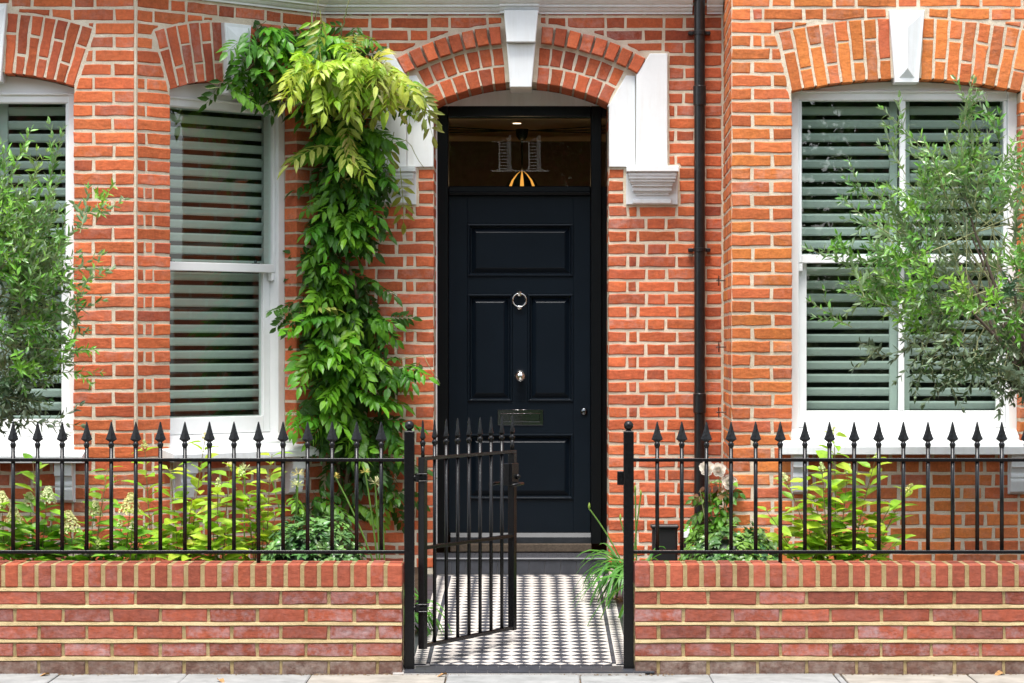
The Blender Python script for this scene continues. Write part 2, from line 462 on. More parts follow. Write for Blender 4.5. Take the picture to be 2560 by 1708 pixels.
def clip_brick(a, b, z0, z1, excl):
    def iv(u):
        lo, hi = z0, z1
        for f in excl:
            r = f(u)
            if r is None or r[0] >= hi or r[1] <= lo: continue
            below, above = (lo, min(hi, r[0])), (max(lo, r[1]), hi)
            lo, hi = below if below[1]-below[0] >= above[1]-above[0] else above
        return (lo, hi) if hi - lo > 0.014 else None
    us = [a + (b - a) * i / 14 for i in range(15)]
    vals = [iv(u) for u in us]
    if all(v == (z0, z1) for v in vals): return [(a, z0), (b, z0), (b, z1), (a, z1)]
    runs, cur = [], []
    for i, v in enumerate(vals):
        if v is None:
            if cur: runs.append(cur)
            cur = []
        else: cur.append(i)
    if cur: runs.append(cur)
    if not runs: return None
    run = max(runs, key=len)
    st = [(us[i], vals[i]) for i in run]
    def edge(uin, uout):
        for _ in range(9):
            m = (uin + uout) / 2
            if iv(m): uin = m
            else: uout = m
        return uin
    if run[0] > 0:
        e = edge(us[run[0]], us[run[0]-1]); st.insert(0, (e, iv(e)))
    if run[-1] < 14:
        e = edge(us[run[-1]], us[run[-1]+1]); st.append((e, iv(e)))
    if st[-1][0] - st[0][0] < 0.022: return None
    pts = [(u, v[0]) for u, v in st] + [(u, v[1]) for u, v in st[::-1]]
    out = []
    for i, p in enumerate(pts):
        p0, p2 = pts[i-1], pts[(i+1) % len(pts)]
        cr = (p[0]-p0[0])*(p2[1]-p[1]) - (p[1]-p0[1])*(p2[0]-p[0])
        if abs(cr) > 1.2e-6 or math.hypot(p[0]-p0[0], p[1]-p0[1]) > 0.2: out.append(p)
    return out if len(out) >= 3 else None
def area(p):
    return abs(sum(p[i-1][0]*p[i][1] - p[i][0]*p[i-1][1] for i in range(len(p)))) / 2
class Bricks:
    """collects bricks of one building; the largest in view become parts, the rest one part of kind stuff"""
    def __init__(s, hue=(0.3, 0.7)): s.l, s.hue = [], hue
    def brick(s, poly, fr, deep=0.10, proud=0.004, hue=None, jit=0.0029, bev=0.0045, wear=None, weight=1.0):
        if not poly or area(poly) < 0.0004: return
        h = rnd.uniform(*(hue or s.hue))
        if rnd.random() < 0.10: h -= 0.30
        t = (max(0, h), rnd.random(), (rnd.random()**3 * 0.5) if wear is None else wear)
        mb = MB(); mb.slab(poly, fr, -deep, proud + rnd.uniform(-0.0015, 0.002), bev, jit, t, 0.06 if len(poly) <= 6 else None)
        c = fr(sum(p[0] for p in poly)/len(poly), sum(p[1] for p in poly)/len(poly))
        px, py = VX + F * c.x / c.y, VY - F * (c.z - ZC) / c.y
        v = (Vector((0, 0, ZC)) - c).normalized()
        a = area(poly) * max(0, v.dot(fr.n)) * weight
        if not (-20 < px < 2580 and -10 < py < 1718): a *= 0.01
        s.l.append((a, mb))
    def fill(s, fr, rows, segs, excl=(), deep=0.10, hue=None, wear=None, weight=1.0, joint=0.016):
        """rows: (index, z0, z1); segs: (a, b, side, patterns) with side the edge the bond starts from"""
        for (k, z0, z1) in rows:
            for (a, b, side, pats) in segs:
                pat = pats[k % len(pats)]
                x = 0.0; i = 0; w = b - a
                while x < w - 0.02:
                    L = pat[i] if i < len(pat) else pat[len(pat) - 2 + (i - len(pat)) % 2] if len(pat) > 1 else pat[0]
                    L *= rnd.uniform(0.975, 1.025)
                    if w - x - L < 0.05: L = w - x
                    lo, hi = (a + x, a + x + L) if side == 'L' else (b - x - L, b - x)
                    s.brick(clip_brick(lo, min(hi, b) if side == 'L' else hi, z0 + rnd.uniform(-0.001, 0.001), z1, excl), fr, deep, hue=hue, wear=wear, weight=weight)
                    x += L + joint; i += 1
    def voussoirs(s, fr, ar, r0, r1, ph0, ph1, n, deep=0.11, proud=0.004, split=None, joint=0.013, hue=None):
        for i in range(n):
            a = ph0 + (ph1 - ph0) * i / n; b = ph0 + (ph1 - ph0) * (i + 1) / n
            def q(ra, rb):
                ja, jb = joint / 2 / ra, joint / 2 / rb
                s.brick([ar.pt(a + ja, ra), ar.pt(b - ja, ra), ar.pt(b - jb, rb), ar.pt(a + jb, rb)], fr, deep, proud, hue=hue)
            if not split: q(r0, r1)
            else:
                m = r0 + (r1 - r0) * (split if i % 2 else 1 - split)
                q(r0, m - joint / 2); q(m + joint / 2, r1)
    def emit(s, house, material, most=300):
        s.l.sort(key=lambda t: -t[0])
        for a, mb in s.l[:most]: obj('brick', mb, material, house, tint=True)
        if len(s.l) > most:
            rest = MB()
            for a, mb in s.l[most:]: rest.join(mb)
            tag(obj('brickwork', rest, material, house, tint=True), kind='stuff')
def rows_of(z_ref, pitch, h, z_lo, z_hi):
    k0 = math.ceil((z_lo - z_ref) / pitch); out = []
    k = k0 - 1
    while z_ref + k * pitch < z_hi:
        out.append((k, z_ref + k * pitch - h, z_ref + k * pitch)); k += 1
    return out
def core(mb, fr, u0, u1, z0, z1, openings, T=0.3):
    """mortar face of a wall with arched openings (Arch, z_bottom), plus reveals and soffits"""
    def quad(a, b, c, d): mb.add([a, b, c, d], [(0, 1, 2, 3)])
    x = u0
    for ar, zb in sorted(openings, key=lambda t: t[0].uL):
        quad(fr(x, z0), fr(ar.uL, z0), fr(ar.uL, z1), fr(x, z1))
        quad(fr(ar.uL, z0), fr(ar.uR, z0), fr(ar.uR, zb), fr(ar.uL, zb))
        quad(fr(ar.uL, zb), fr(ar.uL, zb, -T), fr(ar.uL, ar.zs, -T), fr(ar.uL, ar.zs))
        quad(fr(ar.uR, zb, -T), fr(ar.uR, zb), fr(ar.uR, ar.zs), fr(ar.uR, ar.zs, -T))
        quad(fr(ar.uL, zb), fr(ar.uR, zb), fr(ar.uR, zb, -T), fr(ar.uL, zb, -T))
        n = 16
        for i in range(n):
            a = ar.uL + (ar.uR - ar.uL) * i / n; b = ar.uL + (ar.uR - ar.uL) * (i + 1) / n
            za, zb2 = ar.z_in(a) + 0.011, ar.z_in(b) + 0.011
            quad(fr(a, za), fr(b, zb2), fr(b, z1), fr(a, z1))
            quad(fr(a, za, -T), fr(b, zb2, -T), fr(b, zb2), fr(a, za))
        x = ar.uR
    quad(fr(x, z0), fr(u1, z0), fr(u1, z1), fr(x, z1))

ST, HD, QC = 0.213, 0.103, 0.045       # stretcher, header, queen closer
PAT = [[ST, HD, ST, HD], [HD, QC, ST, HD, ST, HD]]
PIER = [[ST, HD], [HD, ST]]
Z_LO, Z_HI = 0.25, 4.05

# ================================================================== HOUSE WITH THE BLACK DOOR
house = thing('brick_house', (-1.2, 15.5, 0.0), 'red brick house with the black front door, climbing wisteria and angled bay', 'house')
fw = flat(DW)                               # door wall
fb = flat(DB)                               # front of the left bay
C1 = Vector((px_x(339, DB), DB, 0)); C2 = Vector((C1.x + (DW - DB), DW, 0))
fc = Fr(C1, (1, 1, 0), (1, -1, 0))          # angled side of the left bay
LC = (C2 - C1).length
ucL = px_x(-25, DB); CL = 2 * ucL - C1.x    # bay is symmetrical about the front window
fcl = Fr(Vector((CL - (DW - DB), DW, 0)), (1, -1, 0), (-1, -1, 0))
A1 = Arch(px_x(-236, DB), px_x(186, DB), 2.937, 0.075, 0.338)
A2 = Arch(0.234, 1.158, 2.937, 0.075, 0.338)
ZS_A = 0.92
AD = Arch(px_x(1084, DW), px_x(1522, DW), 2.93, 0.123, 0.216)
uD = AD.uc
RXF, RXB = px_x(1829, DB), px_x(1810, DW)   # right bay corner and its foot at the door wall

mb = MB()
core(mb, fb, CL, C1.x, 0.0, Z_HI, [(A1, ZS_A)])
core(mb, fc, 0.0, LC, 0.0, Z_HI, [(A2, ZS_A)])
core(mb, fcl, 0.0, LC, 0.0, Z_HI, [])
core(mb, fw, C2.x, RXB + 0.02, 0.0, Z_HI, [(AD, 0.0)], T=DD - DW + 0.1)
wall_a = obj('wall', mb, 'mortar', house)
tag(wall_a, 'buff lime mortar between the red bricks')
# pointed ridge of mortar along the bay's corner
mb = MB()
mb.tube([C1 + Vector((0.0, -0.002, z)) for z in (0.2, 1, 2, 3, 4)], 0.0085, 6)
obj('corner_pointing', mb, 'mortar', house)

br = Bricks((0.40, 0.85))
ra = rows_of(2.153, 0.0760, 0.0600, Z_LO, Z_HI)
ex1 = [A1.excl(ZS_A), rect_excl(px_x(-73, DB), px_x(23, DB), px_z(210, DB), px_z(8, DB))]
seg_l = [(A1.uR - 0.004, C1.x - 0.008, 'L', PIER), (CL + 0.008, A1.uL + 0.004, 'R', PIER), (A1.uL + 0.01, A1.uR - 0.016, 'R', PAT)]
hi_rows = [r for r in ra if r[1] > A1.zs + 0.10]
lo_rows = [r for r in ra if r[1] <= A1.zs + 0.10]
br.fill(fb, lo_rows, seg_l, ex1)
br.fill(fb, hi_rows, [(CL + 0.008, C1.x - 0.008, 'R', [[HD, ST, HD, ST], [ST, HD, ST, HD]])], ex1)
key_n = 0.050
br.voussoirs(fb, A1, A1.R + 0.002, A1.R + A1.t, key_n, A1.th, 7, split=0.33, hue=(0.25, 0.6))
br.voussoirs(fb, A1, A1.R + 0.002, A1.R + A1.t, -A1.th, -key_n, 7, split=0.33, hue=(0.25, 0.6))
ex2 = [A2.excl(ZS_A), rect_excl(A2.uc - 0.10, A2.uc + 0.10, 2.95, 3.37)]
nib = [[0.3], [0.052, 0.3]]; nib_low = [[0.3], [0.040, 0.046, 0.3]]
for r in lo_rows:
    z = r[1]
    br.fill(fc, [r], [(0.013, A2.uL + 0.004, 'L', nib if z > 2.35 else nib_low), (A2.uR - 0.004, LC - 0.012, 'L', [[0.3], [0.105, 0.3]]),
                      (A2.uL + 0.016, A2.uR - 0.016, 'L', PAT)], ex2, joint=0.014, weight=0.9)
br.fill(fc, hi_rows, [(0.013, LC - 0.012, 'L', [[HD, ST, HD], [ST, HD, ST]])], ex2)
br.voussoirs(fc, A2, A2.R + 0.002, A2.R + A2.t, key_n, A2.th, 6, split=0.33, hue=(0.2, 0.5))
br.voussoirs(fc, A2, A2.R + 0.002, A2.R + A2.t, -A2.th, -key_n, 6, split=0.33, hue=(0.2, 0.5))
br.fill(fcl, ra, [(0.01, LC - 0.01, 'L', PAT)], weight=0.01)
# door wall
rw = rows_of(2.176, 0.0744, 0.0585, Z_LO, Z_HI)
def mir(p): return 2 * uD - p
pn = [(px_x(a, DW), px_x(b, DW), px_z(y1, DW), px_z(y0, DW)) for (a, b, y0, y1) in ((1515, 1596, 180, 424), (1582, 1673, 128, 424), (1559, 1700, 410, 518))]
exd = [rect_excl(*p) for p in pn] + [rect_excl(mir(p[1]), mir(p[0]), p[2], p[3]) for p in pn]
exd += [rect_excl(px_x(1253, DW), px_x(1353, DW), px_z(240, DW), 3.6)]
hood = Arch(AD.uL, AD.uR, 2.93, 0.123, 0.350); hood.th = 0.535
exd += [hood.excl(0.0)]
low = [r for r in rw if r[1] < AD.zs]; high = [r for r in rw if r[1] >= AD.zs]
br.fill(fw, low, [(AD.uR, RXB - 0.016, 'L', PAT[::-1]), (C2.x + 0.016, AD.uL, 'R', PAT[::-1])], exd, hue=(0.34, 0.70))
br.fill(fw, high, [(C2.x + 0.016, RXB - 0.016, 'R', [[HD, ST, HD, ST], [ST, HD, ST, HD]])], exd, hue=(0.25, 0.6), wear=None)
for sgn in (-1, 1):
    a, b = (0.075, 0.466) if sgn > 0 else (-0.466, -0.075)
    br.voussoirs(fw, AD, AD.R + 0.002, AD.R + 0.101, a, b, 6, deep=0.42, hue=(0.3, 0.65))
    br.voussoirs(fw, AD, AD.R + 0.113, AD.R + 0.215, a, b, 7, hue=(0.3, 0.65))
    a, b = (0.078, 0.520) if sgn > 0 else (-0.520, -0.078)
    br.voussoirs(fw, AD, AD.R + 0.236, AD.R + 0.336, a, b, 8, deep=0.10, proud=0.055, hue=(0.3, 0.6))
# brick sides of the door recess
frl = Fr((AD.uL - 0.004, DW, 0), (0, 1, 0), (1, 0, 0)); frr = Fr((AD.uR + 0.004, DD, 0), (0, -1, 0), (-1, 0, 0))
for fr_ in (frl, frr):
    br.fill(fr_, [r for r in low if r[2] < 2.55 or True], [(0.10 if fr_ is frl else 0.0, DD - DW if fr_ is frl else DD - DW - 0.10, 'L', [[ST, HD], [HD, ST]])], weight=0.5, deep=0.02)
br.emit(house, 'brick_a')

# ------------------------------------------------------------------ sash windows with louvred shutters
def corbel_profile(zt):
    return [(-0.02, zt), (-0.02, zt - 0.215), (0.045, zt - 0.215), (0.058, zt - 0.205), (0.075, zt - 0.150), (0.075, zt - 0.140), (0.066, zt - 0.137),
            (0.066, zt - 0.128), (0.076, zt - 0.125), (0.076, zt - 0.115), (0.070, zt - 0.10), (0.082, zt - 0.075), (0.098, zt - 0.068), (0.098, zt)]
def window(par, fr, ar, g_top, meet, g_bot, rail_bot, sill_z, sill, corbels, centre_bar, leaves, name_label, slat_z0):
    uL, uR = ar.uL, ar.uR
    J = 0.052
    mb = MB()
    zt = g_top + 0.045
    for a, b in ((uL + 0.001, uL + J), (uR - J, uR - 0.001)):
        mb.box(fr, a, b, sill_z, zt, -0.24, -0.105, 0.003)
    # arched head board
    n = 14
    pts = [(uL + 0.001, zt + 0.001)] + [(uR - 0.001, zt + 0.001)]
    arc = []
    for i in range(n + 1):
        u = uR - 0.001 - (uR - uL - 0.002) * i / n
        arc.append((u, max(zt + 0.004, ar.z_in(u) - 0.002)))
    mb.slab(pts + arc, fr, -0.22, -0.112)
    mb.box(fr, uL + J + 0.001, uR - J - 0.001, g_top, zt - 0.0005, -0.22, -0.118, 0.003)
    mb.box(fr, uL + 0.002, uR - 0.002, zt - 0.004, zt + 0.008, -0.13, -0.100, 0.003)      # thin bead
    # weathered timber sill below the lower sash
    mb.extrude_u([(-0.24, sill_z - 0.03), (-0.02, sill_z - 0.03), (-0.02, sill_z + 0.008), (-0.115, rail_bot - 0.004), (-0.24, rail_bot - 0.004)], fr, uL + 0.003, uR - 0.003)
    w = obj('window', mb, 'white', par)
    tag(w, name_label)
    a, b = uL + J, uR - J
    bw = 0.032
    # upper sash in front, lower sash behind
    def sash(z0, z1, o0, o1, stile, rb, rt, cb, lowglass):
        for (x0, x1) in ((a + 0.001, a + stile), (b - stile, b - 0.001)):
            m = MB(); m.box(fr, x0, x1, z0, z1, o0, o1, 0.003); obj('sash_stile', m, 'white', w)
        m = MB(); m.box(fr, a + stile + 0.0005, b - stile - 0.0005, z0 - 0.001, z0 + rb, o0 - 0.002, o1 + 0.002, 0.003); obj('sash_rail', m, 'white', w)
        m = MB(); m.box(fr, a + stile + 0.0005, b - stile - 0.0005, z1 - rt, z1 + 0.001, o0 - 0.002, o1 + 0.002, 0.003); obj('sash_rail', m, 'white', w)
        if cb:
            m = MB(); m.box(fr, ar.uc - bw/2, ar.uc + bw/2, z0 + rb, z1 - rt, o0, o1 + 0.003, 0.004); obj('glazing_bar', m, 'white', w)
        cells = [(a + stile, ar.uc - bw/2), (ar.uc + bw/2, b - stile)] if cb else [(a + stile, b - stile)]
        for (x0, x1) in cells:
            m = MB(); om = (o0 + o1) / 2
            m.add([fr(x0, z0 + rb, om), fr(x1, z0 + rb, om), fr(x1, z1 - rt, om), fr(x0, z1 - rt, om)], [(0, 1, 2, 3)])
            obj('pane', m, 'glass', w)
    sash(meet[1], g_top, -0.172, -0.128, 0.020, meet[0] - meet[1], 0.004, centre_bar, False)
    sash(rail_bot, meet[0] - 0.004, -0.222, -0.178, 0.052, g_bot - rail_bot, 0.03, centre_bar, True)
    for x in (a + 0.001, b - 0.027):       # sash horns
        m = MB(); zz = meet[1] - 0.002
        m.slab([(x, zz), (x + 0.002, zz - 0.045), (x + 0.024, zz - 0.045), (x + 0.026, zz)], fr, -0.170, -0.130, 0.004); obj('sash_horn', m, 'white', w)
    for x in (a + 0.10, b - 0.10):         # small brass fasteners on the meeting rail
        m = MB(); c = fr(x, meet[0] + 0.014, -0.19); m.sphere(c, 0.010, 8, 6); m.box(fr, x - 0.022, x + 0.022, meet[0] + 0.0015, meet[0] + 0.006, -0.20, -0.18); obj('fastener', m, 'steel', w)
    # painted stone sill and brackets
    m = MB(); s0, s1, zt_, zb_ = sill
    m.extrude_u([(-0.10, zb_), (0.125, zb_), (0.130, zb_ + 0.004), (0.130, zt_ - 0.004), (0.125, zt_), (-0.10, zt_ + 0.050)], fr, s0, s1)
    obj('sill', m, 'stone', w)
    for (c0, c1) in corbels:
        m = MB(); m.extrude_u(corbel_profile(zb_ - 0.001), fr, c0, c1)
        m.box(fr, c0 - 0.006, c1 + 0.006, zb_ - 0.224, zb_ - 0.001, -0.02, 0.014, 0.004)
        obj('sill_bracket', m, 'stone', w)
    # louvred shutter leaves inside
    for (x0, x1) in leaves:
        m = MB(); so = -0.272
        for (p, q) in ((x0, x0 + 0.045), (x1 - 0.045, x1)): m.box(fr, p, q, rail_bot, zt, so - 0.014, so + 0.014, 0.003)
        m.box(fr, x0 + 0.046, x1 - 0.046, rail_bot - 0.02, g_bot - 0.03, so - 0.014, so + 0.014, 0.003)
        sh = obj('shutter_frame', m, 'slat', w)
        z = slat_z0
        base = None
        while z > g_bot - 0.02:
            if z < zt:
                if base is None:
                    m = MB(); W, T_, ang = 0.0252, 0.0045, math.radians(72)
                    ca, sa = math.cos(ang), math.sin(ang)
                    sec = [(-W, 0), (-W*0.6, -T_), (W*0.6, -T_), (W, 0), (W*0.6, T_), (-W*0.6, T_)]
                    prof = [(so + p*ca - q*sa, p*sa + q*ca) for p, q in sec]
                    m.extrude_u(prof[::-1], fr, x0 + 0.046, x1 - 0.046)
                    base = m.mesh('slat')
                put('slat', base, 'slat', w, Matrix.Translation((0, 0, z + rnd.uniform(-0.0015, 0.0015))))
            z -= 0.0757
    return w
sl1 = px_z(1139, DB - 0.12)
WIN_A = dict(g_top=2.862, meet=(1.978, 1.930), g_bot=1.0876, rail_bot=0.992, sill_z=0.935)
window(house, fb, A1, sill=(A1.uL - 0.06, px_x(206, DB - 0.12), sl1, sl1 - 0.043), corbels=[(px_x(137, DB - .08), px_x(180, DB - .08)), (A1.uL + 0.02, A1.uL + 0.12)],
       centre_bar=True, leaves=[(A1.uL + 0.02, A1.uc - 0.002), (A1.uc + 0.002, A1.uR - 0.02)], name_label='white sash window behind the left olive tree', slat_z0=2.90, **WIN_A)
window(house, fc, A2, sill=(A2.uL - 0.065, A2.uR + 0.065, sl1, sl1 - 0.043), corbels=[(A2.uL + 0.025, A2.uL + 0.125), (A2.uR - 0.105, A2.uR - 0.005)],
       centre_bar=False, leaves=[(A2.uL - 0.02, A2.uR + 0.012)], name_label='white sash window in the angled side of the bay', slat_z0=2.885, **WIN_A)

def keystone(par, fr, uc, z0, z1, w0, w1, o, pyramid=True):
    m = MB()
    m.slab([(uc - w0/2, z0), (uc + w0/2, z0), (uc + w1/2, z1), (uc - w1/2, z1)], fr, -0.1, o, 0.003)
    k = obj('keystone', m, 'stone', par)
    if pyramid:
        m = MB(); b0, b1 = w0 * 0.64, w1 * 0.86; za, zb = z0 + 0.026, z1 - 0.02; h = 0.028
        vs = [fr(uc - b0/2, za, o), fr(uc + b0/2, za, o), fr(uc + b1/2, zb, o), fr(uc - b1/2, zb, o), fr(uc, za + 0.05, o + h), fr(uc, zb - 0.075, o + h)]
        m.add(vs, [(0, 1, 4), (1, 2, 5, 4), (2, 3, 5), (3, 0, 4, 5)])
        obj('raised_point', m, 'stone', k)
    return k
keystone(house, fb, A1.uc, px_z(205, DB), px_z(12, DB), 0.132, 0.196, 0.035)
keystone(house, fc, A2.uc, 2.945, 3.345, 0.132, 0.196, 0.035)

# ------------------------------------------------------------------ stonework round the door
def poly_px(pts, mirror=False):
    q = [(px_x(x, DW), px_z(y, DW)) for x, y in pts]
    if mirror: q = [(mir(u), z) for u, z in q][::-1]
    return q
for mr in (False, True):
    m = MB(); m.slab(poly_px([(1522, 418), (1588, 418), (1588, 191), (1565, 189), (1522, 264)], mr), fw, -0.1, 0.018, 0.003)
    obj('stone_panel', m, 'stone', house)
    m = MB(); m.slab(poly_px([(1589, 418), (1668, 418), (1668, 136), (1624, 136), (1590, 189)], mr), fw, -0.1, 0.048, 0.004)
    obj('stone_panel', m, 'stone', house)
    # moulded bracket under the panels
    m = MB()
    x0, x1 = px_x(1565, DW), px_x(1694, DW)
    if mr: x0, x1 = mir(x1), mir(x0)
    cx = (x0 + x1) / 2; hw = (x1 - x0) / 2
    def zz(y): return px_z(y, DW)
    m.box(fw, x0, x1, zz(512), zz(433.5), -0.05, 0.020, 0.003)
    m.box(fw, x0 - 0.001, x1 + 0.001, zz(433), zz(418.5), -0.05, 0.135, 0.004)
    steps = [(443, 434, 0.925, 0.118), (450, 443, 0.905, 0.112), (457, 450, 0.87, 0.100), (462, 457, 0.82, 0.086), (468, 462, 0.775, 0.078), (479, 468, 0.755, 0.060), (483, 479, 0.70, 0.046), (489, 483, 0.65, 0.034)]
    for (y0, y1, k, o) in steps:
        m.box(fw, cx - hw * k, cx + hw * k, zz(y0), zz(y1), 0.0, o, 0.002)
    m.box(fw, cx - hw * 0.76, cx + hw * 0.76, zz(510.5), zz(499), 0.0, 0.042, 0.006)
    obj('stone_bracket', m, 'stone', house)
m = MB()
kx = px_x(1303, DW)
def kw(a, b): return [(px_x(v, DW)) for v in (a, b)]
a0, a1 = kw(1260, 1346); b0, b1 = kw(1267, 1338.5); c0, c1 = kw(1275, 1329)
m.slab([(b0, px_z(111, DW)), (b1, px_z(111, DW)), (a1, px_z(32, DW)), (a0, px_z(32, DW))], fw, -0.1, 0.120, 0.004)
m.slab([(c0, px_z(221, DW)), (c1, px_z(221, DW)), (b1, px_z(111.8, DW)), (b0, px_z(111.8, DW))], fw, -0.3, 0.075, 0.004)
obj('door_keystone', m, 'stone', house)

# ------------------------------------------------------------------ cornice
def sweep(mb, prof, path):
    """prof (o, z); path of plan points, outward to the right-hand side when walking towards +x"""
    n = len(path); m = len(prof); vs = []
    for i, p in enumerate(path):
        def nrm(a, b):
            d = (b - a).normalized(); return Vector((d.y, -d.x))
        if i == 0: nn = nrm(path[0], path[1]); k = 1
        elif i == n - 1: nn = nrm(path[-2], path[-1]); k = 1
        else:
            n1, n2 = nrm(path[i-1], p), nrm(p, path[i+1]); nn = (n1 + n2).normalized(); k = 1 / max(0.3, nn.dot(n1))
        for (o, z) in prof: vs.append((p.x + nn.x*o*k, p.y + nn.y*o*k, z))
    fs = [[i*m+j, (i+1)*m+j, (i+1)*m+(j+1) % m, i*m+(j+1) % m] for i in range(n-1) for j in range(m)]
    fs += [list(range(m)), [(n-1)*m + j for j in range(m)][::-1]]
    mb.add(vs, fs)
zc0 = 3.462
def cprof(k=0.0):
    q = [(-0.05, 0.0), (0.018, 0.0), (0.018, 0.012), (0.030, 0.016), (0.040, 0.026), (0.044, 0.036), (0.062, 0.038), (0.062, 0.050), (0.078, 0.056), (0.098, 0.072),
         (0.104, 0.086), (0.122, 0.088), (0.122, 0.102), (0.145, 0.112), (0.185, 0.140), (0.20, 0.150), (0.20, 0.200), (0.22, 0.205), (0.22, 0.30), (-0.05, 0.30)]
    return [(o + (k if i not in (0, len(q)-1) else 0), zc0 + z) for i, (o, z) in enumerate(q)]
mb = MB()
V2 = lambda x, y: Vector((x, y))
sweep(mb, cprof(), [V2(CL - (DW - DB), DW), V2(CL, DB), V2(C1.x, DB), V2(C2.x, DW), V2(px_x(1730, DW), DW)])
obj('cornice', mb, 'stone', house)
mb = MB(); sweep(mb, cprof(0.05), [V2(px_x(1250, DW), DW), V2(px_x(1348, DW), DW)])
obj('cornice_block', mb, 'stone', house)
mb = MB(); sweep(mb, cprof(), [V2(px_x(1767, DW), DW), V2(RXB - 0.01, DW)])
obj('cornice', mb, 'stone', house)

# ------------------------------------------------------------------ door, fanlight, step
fd = flat(DD)
dx = lambda p: px_x(p, DD)
dz = lambda p: px_z(p, DD)
m = MB()
zsill_d = dz(1357)
m.box(fd, AD.uL + 0.002, dx(1121.5), zsill_d, dz(268), -0.10, 0.075, 0.004)
m.box(fd, dx(1476.5), dx(1503), zsill_d, dz(268), -0.10, 0.075, 0.004)
m.box(fd, dx(1519), AD.uR - 0.002, zsill_d, dz(268), -0.10, 0.075, 0.004)
m.box(fd, dx(1122), dx(1476), dz(293), dz(268), -0.10, 0.072, 0.003)
m.box(fd, dx(1122), dx(1476), dz(489), dz(467), -0.10, 0.072, 0.006)
m.box(fd, dx(1122), dx(1476), dz(486), dz(480), 0.05, 0.085, 0.006)
m.box(fd, dx(1503.5), dx(1518.5), dz(293), dz(268), -0.10, 0.070, 0.003)
m.box(fd, dx(1503.5), dx(1518.5), zsill_d, dz(467), -0.06, 0.030, 0.003)
dframe = obj('door_frame', m, 'doorframe', house)
m = MB()   # plastered ceiling over the recess
pts = [(AD.uL + 0.002, dz(268)), (AD.uR - 0.002, dz(268))]
arc = [(AD.uR - 0.002 - (AD.uR - AD.uL - 0.004) * i / 14, max(dz(268) + 0.002, AD.z_in(AD.uR - 0.002 - (AD.uR - AD.uL - 0.004) * i / 14))) for i in range(15)]
m.slab(pts + arc, fd, -0.08, 0.070)
obj('head_panel', m, 'stone', house)
m = MB(); m.box(frl, DD - DW - 0.090, DD - DW - 0.078, zsill_d, dz(270), 0.0, 0.012)
obj('sealant_strip', m, 'white', house)
m = MB(); om = -0.02
m.add([fd(dx(1122), dz(467), om), fd(dx(1476), dz(467), om), fd(dx(1476), dz(293), om), fd(dx(1122), dz(293), om)], [(0, 1, 2, 3)])
fan = obj('fanlight_pane', m, 'fanglass', house)
m = MB()
m.add([fd(dx(1503.5), dz(467), om), fd(dx(1518.5), dz(467), om), fd(dx(1518.5), dz(293), om), fd(dx(1503.5), dz(293), om)], [(0, 1, 2, 3)])
obj('side_pane', m, 'fanglass', house)
m = MB(); m.box(fd, dx(1122.5), dx(1475.5), dz(296), dz(293), -0.03, 0.03); obj('glazing_bead', m, 'steel', fan)
# frosted house number 11 on the fanlight
def nx(x): return dx(1200 + x / 7.84)
def nz(y): return dz(280 + y / 7.84)
for off in (0, 580):
    m = MB(); o0, o1 = om + 0.002, om + 0.004
    def bx(x0, x1, y0, y1): m.box(fd, nx(x0 + off), nx(x1 + off), nz(y1), nz(y0), o0, o1)
    m.slab([(nx(530 + off), nz(1140)), (nx(612 + off), nz(1140)), (nx(608 + off), nz(446)), (nx(585 + off), nz(446)), (nx(530 + off), nz(500))], fd, o0, o1)
    bx(366, 390, 580, 1139)
    for k in range(9): bx(391, 529, 606 + 62 * k, 622 + 62 * k)
    m.slab([(nx(391 + off), nz(590)), (nx(391 + off), nz(574)), (nx(529 + off), nz(500)), (nx(529 + off), nz(524))][::-1], fd, o0, o1)
    bx(225, 365, 576, 590)
    bx(215 if off == 0 else 195, 770, 1141, 1164)
    m.slab([(nx(613 + off), nz(1140)), (nx(670 + off), nz(1140)), (nx(630 + off), nz(1112)), (nx(613 + off), nz(1050))], fd, o0, o1)
    m.slab([(nx(365 + off), nz(1140)), (nx(365 + off), nz(1060)), (nx(350 + off), nz(1115)), (nx(310 + off), nz(1140))], fd, o0, o1)
    tag(obj('house_number', m, 'frost', fan), 'frosted numeral one on the fanlight glass')
# door leaf with raised and fielded panels
m = MB()
DL, DRt, DT, DBt = dx(1122.5), dx(1475.5), dz(490), dz(1331)
pans = [(1169, 1430, 560, 692), (1169, 1281, 735, 1004), (1319, 1433, 735, 1004), (1171, 1433, 1084, 1248)]
PN = [(dx(a), dx(b), dz(y1), dz(y0)) for a, b, y0, y1 in pans]
us = [DL, PN[0][0], PN[1][1], PN[2][0], PN[2][1], DRt]
zs_ = [DBt, PN[3][2], PN[3][3], PN[1][2], PN[1][3], PN[0][2], PN[0][3], DT]
of = 0.030
def rail(u0, u1, z0, z1): m.box(fd, u0, u1, z0, z1, -0.02, of, 0.0015)
rail(DL, us[1], DBt, DT); rail(us[4], DRt, DBt, DT)
rail(us[1], us[4], DBt, zs_[1]); rail(us[1], us[4], zs_[2], zs_[3]); rail(us[1], us[4], zs_[4], zs_[5]); rail(us[1], us[4], zs_[6], DT)
rail(us[2], us[3], zs_[3], zs_[4])
m.box(fd, DL - 0.02, DRt + 0.02, DBt - 0.02, DT + 0.015, -0.045, 0.004)
door = obj('door', m, 'door', house)
tag(door, 'dark navy panelled front door')
